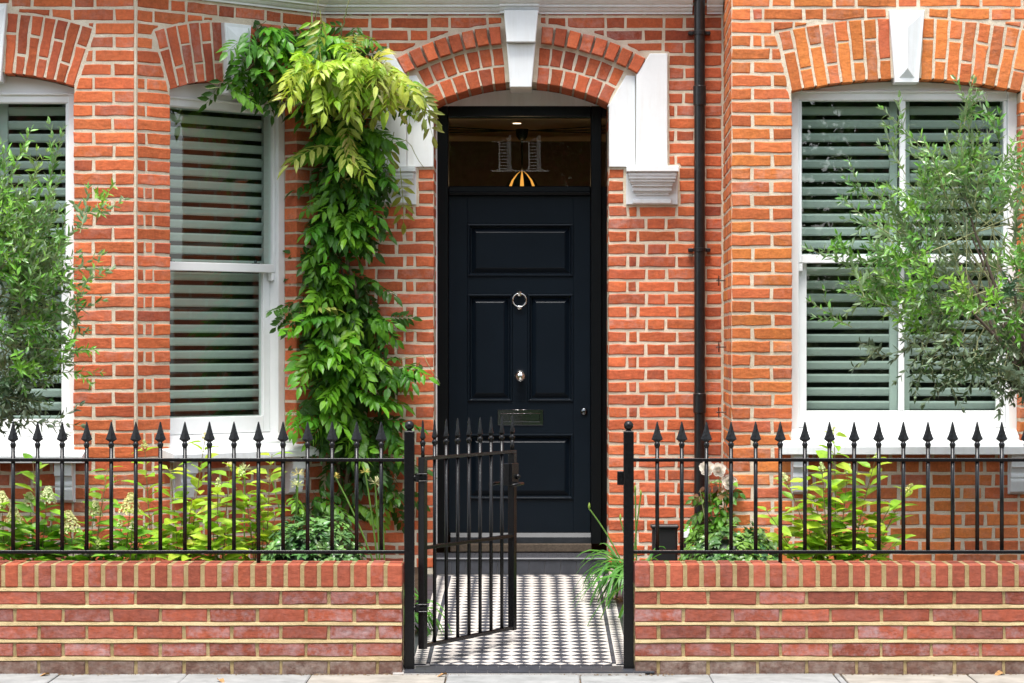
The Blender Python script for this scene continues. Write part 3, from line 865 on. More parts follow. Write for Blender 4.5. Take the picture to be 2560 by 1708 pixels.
for (u0, u1, z0, z1) in ((us[1], us[4], zs_[5], zs_[6]), (us[1], us[2], zs_[3], zs_[4]), (us[3], us[4], zs_[3], zs_[4]), (us[1], us[4], zs_[1], zs_[2])):
    m = MB()
    def ring(k, o): return [fd(u0 + k, z0 + k, o), fd(u1 - k, z0 + k, o), fd(u1 - k, z1 - k, o), fd(u0 + k, z1 - k, o)]
    prof = [(0.0, of + 0.001), (0.003, of + 0.009), (0.010, of + 0.010), (0.016, of + 0.002), (0.020, 0.006), (0.026, 0.006), (0.052, 0.026), (0.054, 0.027)]
    rs = [ring(k, o) for k, o in prof]
    vs = [v for r in rs for v in r]
    fs = [[4*i+j, 4*i+(j+1) % 4, 4*(i+1)+(j+1) % 4, 4*(i+1)+j] for i in range(len(rs)-1) for j in range(4)] + [[4*(len(rs)-1)+j for j in range(4)]]
    m.add(vs, fs)
    obj('door_panel', m, 'door', door)
# chrome furniture
def ring_mesh(m, fr, u, z, o, R, r, n=28, k=8, squash=1.0):
    vs = []; fs = []
    for i in range(n):
        a = 2*math.pi*i/n
        for j in range(k):
            b = 2*math.pi*j/k
            vs.append(fr(u + (R + r*math.cos(b))*math.cos(a), z + (R + r*math.cos(b))*math.sin(a)*squash, o + r*math.sin(b)))
    for i in range(n):
        for j in range(k):
            fs.append([i*k+j, ((i+1) % n)*k+j, ((i+1) % n)*k+(j+1) % k, i*k+(j+1) % k])
    m.add(vs, fs)
def disc(m, fr, u, z, prof, n=24):
    vs = []; fs = []
    for (r, o) in prof:
        for i in range(n):
            a = 2*math.pi*i/n; vs.append(fr(u + r*math.cos(a), z + r*math.sin(a), o))
    for k in range(len(prof)-1):
        for i in range(n): fs.append([k*n+i, k*n+(i+1) % n, (k+1)*n+(i+1) % n, (k+1)*n+i])
    fs.append([(len(prof)-1)*n+i for i in range(n)])
    m.add(vs, fs)
m = MB(); ring_mesh(m, fd, dx(1299), dz(751), of + 0.020, 0.041, 0.0052)
m.box(fd, dx(1294), dx(1304), dz(741), dz(729), of, of + 0.026, 0.003); m.box(fd, dx(1294), dx(1304), dz(774), dz(770), of, of + 0.014, 0.002)
obj('door_knocker', m, 'chrome', door, smooth=False); smooth_by_angle(COL.objects[-1], 50)
m = MB(); R = 0.036
disc(m, fd, dx(1301), dz(940), [(0.034, of), (0.034, of + 0.004), (0.014, of + 0.008), (0.013, of + 0.028)] + [(max(0.001, R*math.sin(math.pi*(0.16 + 0.84*i/12))), of + 0.06 - R*math.cos(math.pi*(0.16 + 0.84*i/12))) for i in range(13)])
obj('door_knob', m, 'chrome', door); smooth_by_angle(COL.objects[-1], 50)
m = MB(); m.box(fd, dx(1244), dx(1358), dz(1063), dz(1024), of, of + 0.006, 0.002); m.box(fd, dx(1252), dx(1350), dz(1055), dz(1033), of + 0.006, of + 0.012, 0.003)
obj('letter_plate', m, 'chrome', door)
m = MB(); disc(m, fd, dx(1460), dz(1029), [(0.022, of), (0.022, of + 0.006), (0.017, of + 0.012), (0.001, of + 0.013)])
obj('door_lock', m, 'steel', door); smooth_by_angle(COL.objects[-1], 50)
# threshold: polished bar, stone, tiled tread and riser
m = MB(); m.extrude_u([(-0.02, dz(1357)), (0.045, dz(1357)), (0.048, dz(1342)), (0.030, dz(1331.5)), (-0.02, dz(1331.5))], fd, dx(1127), dx(1477))
obj('weather_bar', m, 'bar', door)
z_tr = 0.238
step = tag(put('door_step', None, None, None, Matrix.Translation((uD, DW, 0.1))), kind='structure')
m = MB(); m.box(fd, dx(1127), dx(1478), dz(1377), dz(1357.5), -0.05, 0.09, 0.003); obj('threshold_stone', m, 'mat_brown', step)
m = MB(); m.box(fw, AD.uL + 0.004, AD.uR - 0.004, 0.0, z_tr, -0.43, 0.010); obj('step_core', m, 'grout', step)
m = MB(); n_t = 11; wt = (AD.uR - AD.uL - 0.01) / n_t
rm = MB(); rm.box(fw, 0.0008, wt - 0.0008, 0.147, z_tr - 0.011, 0.010, 0.016, 0.0015); rme = rm.mesh('riser_tile')
for i in range(n_t): put('riser_tile', rme, 'tile_s', step, Matrix.Translation((AD.uL + 0.005 + wt*i, 0, 0)))
m = MB(); m.box(fw, AD.uL + 0.004, AD.uR - 0.004, z_tr - 0.010, z_tr + 0.006, -0.02, 0.024, 0.006); obj('nosing', m, 'tile_s', step)
tw = wt / 2
tm = MB()
def ground_fr(z): return Fr((0, 0, z), (1, 0, 0), (0, 0, 1))
def tread(u0, u1, y0, y1, z0, z1, mb_):
    b = 0.001
    vs = [(u0, y0, z0), (u1, y0, z0), (u1, y1, z0), (u0, y1, z0), (u0+b, y0+b, z1), (u1-b, y0+b, z1), (u1-b, y1-b, z1), (u0+b, y1-b, z1)]
    mb_.add(vs, [(4, 5, 6, 7), (0, 1, 5, 4), (1, 2, 6, 5), (2, 3, 7, 6), (3, 0, 4, 7)])
tread(0.001, tw - 0.001, 0.001, 0.049, 0.0, 0.005, tm); tme = tm.mesh('tread_tile')
for r in range(7):
    for i in range(2 * n_t - (r % 2)):
        put('tread_tile', tme, 'tile_s', step, Matrix.Translation((AD.uL + 0.005 + tw*(i + 0.5*(r % 2)), DW + 0.022 + 0.05*r, z_tr)))

# ------------------------------------------------------------------ hall behind the fanlight, rooms behind the windows
def room(x0, x1, y0, y1, z0, z1, name, material, par, ceiling=None, shape=None):
    m = MB()
    plan = shape or [(x0, y0), (x0, y1), (x1, y1), (x1, y0)]
    n = len(plan)
    vs = [(x, y, z) for z in (z0, z1) for x, y in plan]
    fs = [[i, i+1, n+i+1, n+i] for i in range(n-1)] + [list(range(n))]
    if not ceiling: fs += [[n+i for i in range(n)]]
    m.add(vs, fs)
    obj(name, m, material, par)
    if ceiling:
        m = MB(); m.add([(x, y, z1) for x, y in plan], [list(range(n))]); obj('ceiling', m, ceiling, par)
ZH = 2.905
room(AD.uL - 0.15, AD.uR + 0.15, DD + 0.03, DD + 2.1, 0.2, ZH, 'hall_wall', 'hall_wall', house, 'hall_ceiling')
sh = [(C2.x - 0.28, DW + 0.22), (C2.x - 0.9, DW + 2.5), (CL - 0.9, DW + 2.5), (CL - 0.5, DW + 0.25), (CL + 0.12, DB + 0.36), (C1.x - 0.12, DB + 0.36)]
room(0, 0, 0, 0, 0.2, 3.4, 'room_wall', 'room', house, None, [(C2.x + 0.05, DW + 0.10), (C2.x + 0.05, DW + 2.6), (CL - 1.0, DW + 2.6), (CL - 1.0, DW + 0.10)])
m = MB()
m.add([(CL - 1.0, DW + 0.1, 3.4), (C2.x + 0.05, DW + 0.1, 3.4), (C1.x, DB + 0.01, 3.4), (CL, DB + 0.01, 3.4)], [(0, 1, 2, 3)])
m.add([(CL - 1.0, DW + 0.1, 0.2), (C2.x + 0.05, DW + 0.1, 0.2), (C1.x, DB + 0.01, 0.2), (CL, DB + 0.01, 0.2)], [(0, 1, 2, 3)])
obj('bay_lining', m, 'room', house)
m = MB(); m.box(fw, CL - 1.1, RXB, Z_HI, Z_HI + 0.05, -2.8, 0.0)  # unseen lid added to stop sky light leaking into the rooms
m.add([(CL - 1.1, DW, Z_HI + 0.01), (C2.x, DW, Z_HI + 0.01), (C1.x, DB, Z_HI + 0.01), (CL, DB, Z_HI + 0.01)], [(0, 1, 2, 3)])
obj('sky_light_lid', m, 'mortar', house)
DLp = 17.0
lx, ly = px_x(1305, DLp), DLp
lamp = thing('pendant_lamp', (lx, ly, px_z(466, DLp)), 'dark pendant lamp glowing through slots, seen through the fanlight', 'lamp')
m = MB(); zb = px_z(353, DLp)
m.lathe([(0.003, zb), (0.022, zb + 0.008), (0.036, zb + 0.028), (0.043, ZH - 0.012), (0.044, ZH - 0.001)], (lx, ly, 0), 16); obj('ceiling_rose', m, 'lamp_dark', lamp, True)
m = MB(); m.tube([(lx, ly, zb + 0.01), (lx, ly, px_z(430, DLp))], 0.006, 8); obj('rod', m, 'lamp_dark', lamp, True)
for k in range(8):
    a0 = 2*math.pi*k/8; seg = MB(); gl = MB()
    zt = px_z(428, DLp)
    rows_ = [(0.012, 0.0), (0.045, -0.022), (0.085, -0.062), (0.11, -0.11), (0.125, -0.18)]
    for (mm, aa, bb) in ((seg, a0, a0 + 0.55), (gl, a0 + 0.55, a0 + 2*math.pi/8)):
        vs = []
        for (r, z) in rows_:
            for a in (aa, bb): vs.append((lx + r*math.cos(a + 0.12), ly + r*math.sin(a + 0.12), zt + z))
        mm.add(vs, [[2*i, 2*i+1, 2*i+3, 2*i+2] for i in range(len(rows_)-1)])
    obj('shade_panel', seg, 'lamp_dark', lamp)
    obj('glowing_slot', gl, 'glow', lamp)
for k, (ex_, ey_) in enumerate(((-1, 0.2), (-1, -0.12), (-1, -0.45), (1, 0.25), (1, -0.1), (1, -0.5))):
    m = MB(); m.tube([(lx + 0.04*ex_, ly, ZH - 0.012), (lx + 0.62*ex_, ly + ey_*0.9, ZH - 0.012)], 0.0035, 5); obj('cable', m, 'lamp_dark', lamp)
bl = bpy.data.lights.new('lamp_bulb', 'POINT'); bl.energy = 3.6; bl.color = (1.0, 0.68, 0.36); bl.shadow_soft_size = 0.04
blo = bpy.data.objects.new('lamp_bulb', bl); COL.objects.link(blo); blo.location = (lx, ly, px_z(466, DLp) - 0.14)
blo.parent = lamp; blo.matrix_parent_inverse = WM[lamp.name].inverted()
m = MB(); m.lathe([(0.026, -0.002), (0.026, 0.0)], (lx - 0.03, 16.55, ZH - 0.001), 16); obj('ceiling_spot', m, 'spot', house)

# ------------------------------------------------------------------ downpipe
m = MB(); pxx = px_x(1749, DW - 0.06); rp = 0.0325
m.tube([(pxx, DW - 0.062, z) for z in (0.25, 1.0, 2.0, 3.0, 3.2, 4.3)], rp, 16)
for zz_ in (2.975, 1.16): m.lathe([(rp + 0.001, -0.06), (rp + 0.006, -0.055), (rp + 0.006, 0.055), (rp + 0.001, 0.06)], (pxx, DW - 0.062, zz_), 16)
pipe = obj('downpipe', m, 'pipe', house); smooth_by_angle(pipe, 40)
for y in (82, 625):
    m = MB(); zz_ = px_z(y, DW - 0.06)
    m.lathe([(rp + 0.001, -0.012), (rp + 0.005, -0.010), (rp + 0.005, 0.010), (rp + 0.001, 0.012)], (pxx, DW - 0.062, zz_), 16)
    for s in (-1, 1):
        m.box(fw, pxx + s*0.036, pxx + s*0.066, zz_ - 0.011, zz_ + 0.011, 0.006, 0.05, 0.004)
    obj('pipe_bracket', m, 'pipe', pipe)

# ================================================================== HOUSE WITH THE WIDE BAY ON THE RIGHT
house_b = thing('bay_house', (2.06, 14.5, 0.0), 'orange brick square bay with wide white sash window at right', 'house')
AB = Arch(px_x(1978, DB), px_x(2552, DB), 2.908, 0.071, 0.340)
BR = 2 * AB.uc - RXF
ZS_B = 0.965
fbr = Fr((RXB, DW, 0), (RXF - RXB, DB - DW, 0), (-1, RXB - RXF and (RXF - RXB) / (DB - DW) * 1.0 or 0, 0))
fbr.n = Vector((fbr.u.y, -fbr.u.x, 0)).normalized()
LRT = (Vector((RXF, DB, 0)) - Vector((RXB, DW, 0))).length
mb = MB()
core(mb, fb, RXF, BR, 0.0, Z_HI, [(AB, ZS_B)])
core(mb, fbr, 0.0, LRT, 0.0, Z_HI, [])
core(mb, Fr((BR, DB, 0), (0, 1, 0), (1, 0, 0)), 0.0, 1.0, 0.0, Z_HI, [])
obj('wall', mb, 'mortar', house_b)
bb = Bricks((0.45, 0.95))
rb = rows_of(2.189, 0.0739, 0.0590, Z_LO, Z_HI)
exb = [AB.excl(ZS_B), rect_excl(px_x(2217, DB), px_x(2317, DB), px_z(210, DB), px_z(22, DB))]
lo = [r for r in rb if r[1] <= AB.zs + 0.16]; hi = [r for r in rb if r[1] > AB.zs + 0.16]
bb.fill(fb, lo, [(RXF + 0.002, AB.uL + 0.004, 'L', PIER[::-1]), (AB.uR - 0.004, BR - 0.002, 'R', PIER[::-1]), (AB.uL + 0.016, AB.uR - 0.016, 'L', PAT)], exb, joint=0.019)
bb.fill(fb, hi, [(RXF + 0.002, BR - 0.002, 'L', [[HD, QC, ST, HD, ST, HD], [ST, HD, ST, HD]])], exb)
bb.voussoirs(fb, AB, AB.R + 0.002, AB.R + AB.t, 0.0265, AB.th, 8, split=0.33, hue=(0.6, 1.0))
bb.voussoirs(fb, AB, AB.R + 0.002, AB.R + AB.t, -AB.th, -0.0265, 8, split=0.33, hue=(0.6, 1.0))
bb.fill(fbr, rb, [(0.012, LRT - 0.004, 'R', [[HD, ST, HD, ST], [ST, HD, ST]])], weight=0.5)
bb.emit(house_b, 'brick_b')
slb = px_z(1116, DB - 0.125)
window(house_b, fb, AB, g_top=2.876, meet=(2.010, 1.965), g_bot=1.1346, rail_bot=1.040, sill_z=0.985,
       sill=(px_x(1953, DB - 0.12), AB.uR + 0.07, slb, slb - 0.047), corbels=[(px_x(1983, DB - .08), px_x(2020, DB - .08)), (px_x(2528, DB - .08), px_x(2566, DB - .08))],
       centre_bar=True, leaves=[(AB.uL + 0.02, AB.uc - 0.012), (AB.uc + 0.012, AB.uR - 0.02)], name_label='wide white sash window behind the right olive tree', slat_z0=2.905)
keystone(house_b, fb, AB.uc, px_z(208, DB), px_z(28, DB), 0.132, 0.196, 0.035)
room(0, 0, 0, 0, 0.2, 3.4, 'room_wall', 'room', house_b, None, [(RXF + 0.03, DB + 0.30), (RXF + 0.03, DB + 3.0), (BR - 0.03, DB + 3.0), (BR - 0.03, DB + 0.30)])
m = MB(); m.add([(RXF, DB, Z_HI), (BR, DB, Z_HI), (BR, DB + 3, Z_HI), (RXF, DB + 3, Z_HI)], [(0, 1, 2, 3)]); obj('sky_light_lid', m, 'mortar', house_b)  # unseen cover added over the bay room against sky light from above
for (y) in (702, 868, 1031):      # vine eyes and wire tensioners by the inner corner
    m = MB(); d = 15.1
    a = fbr(0.35, px_z(y, 15.15), 0.0); 
    m.tube([a, a + fbr.n * 0.06], 0.0035, 6); m.tube([a + fbr.n*0.045 + Vector((0, 0, -0.03)), a + fbr.n*0.045 + Vector((0, 0, 0.03))], 0.0035, 6)
    obj('vine_eye', m, 'steel', house_b)

# ================================================================== GROUND, PATH, PAVEMENT
m = MB(); m.add([(-120, -120, -0.16), (120, -120, -0.16), (120, 120, -0.16), (-120, 120, -0.16)], [(0, 1, 2, 3)])
tag(obj('ground', m, 'dirt'), kind='structure')
m = MB(); m.add([(-60, -1.0, -0.125), (60, -1.0, -0.125), (60, 9.6, -0.125), (-60, 9.6, -0.125)], [(0, 1, 2, 3)])
tag(obj('road', m, 'road'), kind='structure')
pave = MB(); pave.box(flat(0), -60, 60, -0.15, -0.030, -(DF + 0.10), -9.75)
pave = tag(obj('pavement', pave, 'dirt'), kind='structure')
m = MB(); m.box(flat(0), -60, 60, -0.15, -0.012, -9.749, -9.60, 0.01); obj('kerb', m, 'paving_g', pave)
def paver(x0, x1, y0, y1, zt, par, material):
    m = MB(); b = 0.004
    dz_ = [rnd.uniform(-0.003, 0.003) for _ in range(4)]
    j = lambda: rnd.uniform(-0.004, 0.004)
    c = [(x0 + j(), y0 + j()), (x1 + j(), y0 + j()), (x1 + j(), y1 + j()), (x0 + j(), y1 + j())]
    top = [(x0 + b, y0 + b), (x1 - b, y0 + b), (x1 - b, y1 - b), (x0 + b, y1 - b)]
    vs = [(*p, -0.05) for p in c] + [(*p, zt - 0.004 + d) for p, d in zip(c, dz_)] + [(*p, zt + d) for p, d in zip(top, dz_)]
    fs = [[i, (i+1) % 4, 4+(i+1) % 4, 4+i] for i in range(4)] + [[4+i, 4+(i+1) % 4, 8+(i+1) % 4, 8+i] for i in range(4)] + [[8, 9, 10, 11]]
    m.add(vs, fs); obj('paving_slab', m, material, par)
cuts = [-4.4, -3.75, -3.05, px_x(130, 11.9), px_x(455, 11.9), px_x(770, 11.9), px_x(1115, 11.9), px_x(1450, 11.9), px_x(1780, 11.9), px_x(2095, 11.9), px_x(2112, 11.9), px_x(2435, 11.9), 2.75, 3.4, 4.4]
for i in range(len(cuts) - 1):
    paver(cuts[i] + 0.004, cuts[i+1] - 0.004, 11.45, 12.085, -0.012, pave, rnd.choice(['paving', 'paving', 'paving_g']) if i not in (9,) else 'paving_g')
for i in range(11):
    for r in range(2):
        x = -4.4 + 0.82*i + 0.37*r
        paver(x, x + 0.81, 9.76 + 0.85*r, 9.76 + 0.85*r + 0.84, -0.012, pave, rnd.choice(['paving', 'paving_g']))

PX0, PX1 = px_x(1010, 12.1) , px_x(1585, 12.1)
def path_z(y): return -0.004 + 0.149 * (y - 12.0) / (15.49 - 12.0)
path = MB(); path.add([(PX0 - .05, 12.06, path_z(12.06) - 0.006), (PX1 + .05, 12.06, path_z(12.06) - 0.006), (PX1 + .05, 15.50, path_z(15.50) - 0.006), (PX0 - .05, 15.50, path_z(15.50) - 0.006),
                      (PX0 - .05, 12.06, -0.1), (PX1 + .05, 12.06, -0.1)], [(0, 1, 2, 3), (4, 5, 1, 0)])
path = tag(obj('garden_path', path, 'grout'), kind='structure')
FX0, FX1 = -0.490, 0.365           # diamond field
tiles = []
def tile(poly, kind):
    mbt = MB(); c = (sum(p[0] for p in poly)/len(poly), sum(p[1] for p in poly)/len(poly))
    k = 0.985
    q = [(c[0] + (p[0]-c[0])*k, c[1] + (p[1]-c[1])*k) for p in poly]
    hh = rnd.uniform(-0.0006, 0.0006)
    n = len(q)
    vs = [(*p, path_z(p[1]) - 0.005) for p in q] + [(*p, path_z(p[1]) + hh) for p in q]
    mbt.add(vs, [[n+i for i in range(n)]] + [[i, (i+1) % n, n+(i+1) % n, n+i] for i in range(n)])
    tiles.append((area(poly) * 1e3 / c[1]**3, mbt, kind))
def clip_poly(poly, x0, x1, y0, y1):
    def cl(ps, f, g):
        out = []
        for i in range(len(ps)):
            a, b = ps[i-1], ps[i]
            fa, fb_ = f(a), f(b)
            if (fa >= 0) != (fb_ >= 0):
                t = fa / (fa - fb_); out.append((a[0] + (b[0]-a[0])*t, a[1] + (b[1]-a[1])*t))
            if fb_ >= 0: out.append(b)
        return out
    for f in (lambda p: p[0]-x0, lambda p: x1-p[0], lambda p: p[1]-y0, lambda p: y1-p[1]):
        poly = cl(poly, f, None)
        if len(poly) < 3: return None
    return poly if area(poly) > 6e-5 else None
def diamonds(x0, x1, y0, y1, w, h, xoff=0.0):
    nx_ = int((x1 - x0) / w) + 2; ny = int((y1 - y0) / h) + 2
    for i in range(-1, 2*nx_):
        for j in range(-1, 2*ny):
            if (i + j) % 2: continue
            cx, cy = x0 + xoff + i*w/2, y0 + j*h/2
            p = clip_poly([(cx, cy - h/2), (cx + w/2, cy), (cx, cy + h/2), (cx - w/2, cy)], x0, x1, y0, y1)
            if p: tile(p, 'tile_w' if i % 2 else 'tile_k')
Y0p, Y1p = 12.245, 15.478
bw_, sw = 0.062, 0.020
wD = (FX1 - FX0) / 9.0
diamonds(FX0, FX1, Y0p + 0.09, Y1p - 0.05, wD, 0.106, wD/2)
for (a, b) in ((FX0 - sw, FX0), (FX1, FX1 + sw)):       # dark strips beside the field
    y = Y0p + 0.09
    while y < Y1p - 0.06:
        y2 = min(y + 0.20, Y1p - 0.05); tile([(a, y), (b, y), (b, y2), (a, y2)], 'tile_k'); y = y2
diamonds(FX0 - sw - bw_, FX0 - sw, Y0p + 0.05, Y1p - 0.03, bw_, 0.056, bw_/2)
diamonds(FX1 + sw, FX1 + sw + bw_, Y0p + 0.05, Y1p - 0.03, bw_, 0.056, bw_/2)
diamonds(FX0, FX1, Y0p + 0.03, Y0p + 0.088, wD*0.72, 0.058, 0.03)
diamonds(FX0, FX1, Y1p - 0.048, Y1p, wD, 0.048, 0.03)
for r in range(2):                                        # slate setts along the front edge
    y = 12.065 + 0.09*r; wS = 0.0965; x = PX0 + 0.048*r
    while x < PX1:
        tile([(x, y + 0.001), (x + wS, y + 0.001), (x + wS, y + 0.0885), (x, y + 0.0885)], 'tile_s'); x += wS
for (a, b) in ((PX0 - 0.04, FX0 - sw - bw_), (FX1 + sw + bw_, PX1 + 0.04)):
    y = Y0p + 0.002
    while y < Y1p - 0.05:
        y2 = y + 0.15; tile([(a, y), (b, y), (b, y2 - 0.002), (a, y2 - 0.002)], 'tile_s'); y = y2
tiles.sort(key=lambda t: -t[0])
for a, mbt, k in tiles[:300]: obj('path_tile', mbt, k, path)
for k in ('tile_k', 'tile_w', 'tile_s'):
    rest = MB()
    for a, mbt, kk in tiles[300:]:
        if kk == k: rest.join(mbt)
    if rest.v: tag(obj('path_tiles', rest, k, path), kind='stuff')

# planting beds
def bed_z(x, y):
    e = min(abs(x - PX0), abs(x - PX1)) if (x < PX0 or x > PX1) else 0
    t = min(1, max(0, e - 0.03) / 0.35); t = t*t*(3 - 2*t)
    base = path_z(y) + 0.03
    return base + (max(base, 0.21) - base) * t
for (a, b) in ((-4.8, PX0 - 0.035), (PX1 + 0.035, 4.8)):
    m = MB(); nx_, ny = 60, 24; vs = []
    for j in range(ny + 1):
        for i in range(nx_ + 1):
            x = a + (b - a)*i/nx_; y = 12.30 + (15.52 - 12.30)*j/ny
            vs.append((x, y, bed_z(x, y) + rnd.uniform(-0.012, 0.012)))
    m.add(vs, [[j*(nx_+1)+i, j*(nx_+1)+i+1, (j+1)*(nx_+1)+i+1, (j+1)*(nx_+1)+i] for j in range(ny) for i in range(nx_)])
    tag(obj('soil_bed', m, 'soil'), kind='structure')

# ================================================================== GARDEN WALLS
ff = flat(DF)
zf = lambda y: px_z(y, DF)
def garden_wall(x0, x1, label, j1, j2, end):
    w = thing('garden_wall', ((x0 + x1)/2, DF + 0.1, 0), label, 'wall', 'low brick garden walls')
    m = MB(); m.box(ff, x0 + 0.002, x1 - 0.002, -0.06, zf(1420), -0.213, -0.002)
    obj('wall_core', m, 'mortar_g', w)
    courses = [(1510.5, 1479, j1, 0.0), (1554, 1523, j2, 0.12), (1597, 1565.5, j1, 0.25), (1640.5, 1609, j2, 0.45), (1688, 1653.5, j1, 0.15)]
    for ci, (yb, yt, js, wear) in enumerate(courses):
        xs = [x0] + [px_x(j, DF) for j in js if x0 < px_x(j, DF) < x1] + [x1]
        x = xs[1]
        while x - 0.2255 > x0: x -= 0.2255; xs.insert(1, x)
        x = xs[-2]
        while x + 0.2255 < x1: x += 0.2255; xs.insert(-1, x)
        for i in range(len(xs) - 1):
            a = xs[i] + (0.0075 if i else 0.0); b = xs[i+1] - (0.0075 if i < len(xs) - 2 else 0.0)
            if b - a < 0.02: continue
            mbb = MB()
            if ci == 4: t = (rnd.uniform(0.0, 0.15), rnd.uniform(0, 0.25), rnd.uniform(0.55, 0.9))
            else: t = (rnd.uniform(0.1, 0.75), rnd.random()*0.8 + 0.1, min(1, wear*0.7 + rnd.random()**2*0.6))
            mbb.slab([(a, zf(yb)), (b, zf(yb)), (b, zf(yt)), (a, zf(yt))], ff, -0.10, 0.003 + rnd.uniform(-0.001, 0.002), 0.004, 0.0026, t, 0.045)
            obj('brick', mbb, 'brick_low' if ci == 4 else 'brick_g', w, tint=True)
    # raised bed joints, struck proud of the brick
    for (yt, yb) in ((1469, 1478), (1512.5, 1521), (1555.5, 1564), (1599, 1607.5), (1642.5, 1651.5)):
        n = 60; vs = []
        ph = rnd.uniform(0, 6)
        for i in range(n + 1):
            x = x0 + (x1 - x0)*i/n
            wv = 0.0016*math.sin(x*9 + ph) + rnd.uniform(-0.0008, 0.0008); wv2 = 0.0014*math.sin(x*7 + ph*2) + rnd.uniform(-0.0010, 0.0010)
            zt, zb = zf(yt) + wv, zf(yb) + wv2
            vs += [ff(x, zt + 0.002, -0.006), ff(x, zt - 0.001, 0.003), ff(x, zb + 0.002, 0.0065), ff(x, zb, 0.004), ff(x, zb - 0.001, -0.006)]
        m = MB(); m.add(vs, [[5*i+k, 5*i+k+1, 5*(i+1)+k+1, 5*(i+1)+k] for i in range(n) for k in range(4)])
        obj('bed_joint', m, 'mortar_bed', w)
    # brick-on-edge coping
    p = 0.0772; n = int(round((x1 - x0) / p)); p = (x1 - x0) / n
    for i in range(n):
        a, b = x0 + p*i + 0.0075, x0 + p*(i+1) - 0.0075
        if i == 0: a = x0
        if i == n - 1: b = x1
        mbb = MB(); t = (rnd.uniform(0.35, 0.9), rnd.random()*0.8 + 0.1, rnd.random()**3*0.4)
        zt = zf(1411) + rnd.uniform(-0.002, 0.002)
        fr_ = ff
        # rounded front arris: bevelled block
        bx_ = MB(); bx_.box(ff, a, b, zf(1468), zt, -0.215, 0.004 + rnd.uniform(-0.001, 0.002), 0.006)
        bx_.c = [t]*len(bx_.v)
        obj('coping_brick', bx_, 'brick_g', w, tint=True)
    m = MB(); m.box(ff, x0 + 0.003, x1 - 0.003, zf(1466), zf(1412.5), -0.212, 0.0005); obj('coping_mortar', m, 'mortar_g', w)
    return w
M['brick_low'] = brick_mat('dirty base brick', (0.19, 0.105, 0.080), (0.24, 0.125, 0.092), (0.28, 0.13, 0.095), (0.33, 0.27, 0.23))
J1L = [97, 217, 339, 460, 580, 702, 822, 943]; J2L = [37, 158, 279, 401, 521, 643, 765, 886]
J1R = [1646, 1770, 1894, 2017, 2141, 2263, 2386, 2510]; J2R = [1708, 1831, 1951, 2076, 2203, 2328, 2451]
garden_wall(-4.3, px_x(1005, DF), 'low brick garden wall left of the gate with brick-on-edge top', J1L, J2L, 'R')
garden_wall(px_x(1588, DF), 4.3, 'low brick garden wall right of the gate with brick-on-edge top', J1R, J2R, 'L')
# dirt gathered along the foot of the walls
m = MB()
for i in range(900):
    x = rnd.uniform(-2.7, 2.6); y = DF - 0.012 - abs(rnd.gauss(0, 0.022)); r = rnd.uniform(0.002, 0.007)
    if PX0 < x < PX1: y -= 0.0; 
    a = rnd.uniform(0, 6.28); h = rnd.uniform(0.3, 1.0)*r
    vs = [(x + r*math.cos(a + k*1.57), y + r*math.sin(a + k*1.57)*0.8, -0.013) for k in range(4)] + [(x, y, -0.012 + h)]
    m.add(vs, [(0, 1, 4), (1, 2, 4), (2, 3, 4), (3, 0, 4)])
tag(obj('debris', m, 'dirt'), 'brown dirt and crumbs along the foot of the walls', kind='stuff')

# ================================================================== RAILINGS AND GATE
SPH, BALLH = 0.0, 0.0
def bar_mesh(z0, z1, r=0.0095):
    m = MB(); m.lathe([(r, z0), (r, z1)], (0, 0, 0), 12); return m.mesh('bar', True)
def spear_mesh():
    """flat four-sided spear, broad across x, thin across y; origin at the top of the collar"""
    prof = [(0.0045, 0.000), (0.007, 0.004), (0.0270, 0.018), (0.0235, 0.026), (0.0165, 0.045), (0.0105, 0.066), (0.0055, 0.088), (0.0022, 0.100)]
    m = MB(); vs = []; fs = []
    for (r, z) in prof:
        t = min(r, 0.0045 + r*0.28)
        vs += [(r, 0, z), (0, t, z), (-r, 0, z), (0, -t, z)]
    n = len(prof)
    for i in range(n-1):
        for k in range(4): fs.append([4*i+k, 4*i+(k+1) % 4, 4*(i+1)+(k+1) % 4, 4*(i+1)+k])
    fs += [[3, 2, 1, 0], [4*(n-1)+k for k in range(4)]]
    m.add(vs, fs); return m.mesh('spearhead')
def collar_mesh():
    m = MB(); m.lathe([(0.0095, -0.022), (0.0125, -0.014), (0.0140, -0.009), (0.0138, -0.003), (0.009, 0.004), (0.0065, 0.008)], (0, 0, 0), 12); return m.mesh('collar', True)
SPEAR, COLLAR = spear_mesh(), collar_mesh()
for me_ in (SPEAR, COLLAR): me_.materials.append(M['iron'])
zr = lambda y: px_z(y, DR)
Z_TOPR, Z_BOTR = zr(1150), zr(1380)
Z_COL = zr(1108)             # top of collar = base of spear
BAR = bar_mesh(Z_BOTR, Z_COL - 0.018); BAR.materials.append(M['iron'])
BARLONG = bar_mesh(zf(1411) - 0.01, Z_COL - 0.018); BARLONG.materials.append(M['iron'])
def add_bar(par, mtx, me, tip_z):
    b = put('bar', me, None, par, mtx)
    put('spearhead', SPEAR, None, b, mtx @ Matrix.Translation((0, 0, tip_z)))
    put('collar', COLLAR, None, b, mtx @ Matrix.Translation((0, 0, tip_z)))
fr_r = flat(DR)
def railing(x0, x1, xs, longs, label):
    r = thing('iron_railing', ((x0 + x1)/2, DR, zf(1411)), label, 'railing', 'iron railings on the garden walls')
    for z in (Z_TOPR, Z_BOTR):
        m = MB(); m.box(fr_r, x0, x1, z - 0.008, z + 0.008, -0.0155, 0.0155, 0.002); obj('rail', m, 'iron', r)
    for x in xs:
        lg = any(abs(x - l) < 0.02 for l in longs)
        add_bar(r, Matrix.Translation((x, DR, 0)), BARLONG if lg else BAR, Z_COL)
        m = None
    return r
pitch = 61.35 * DR / F
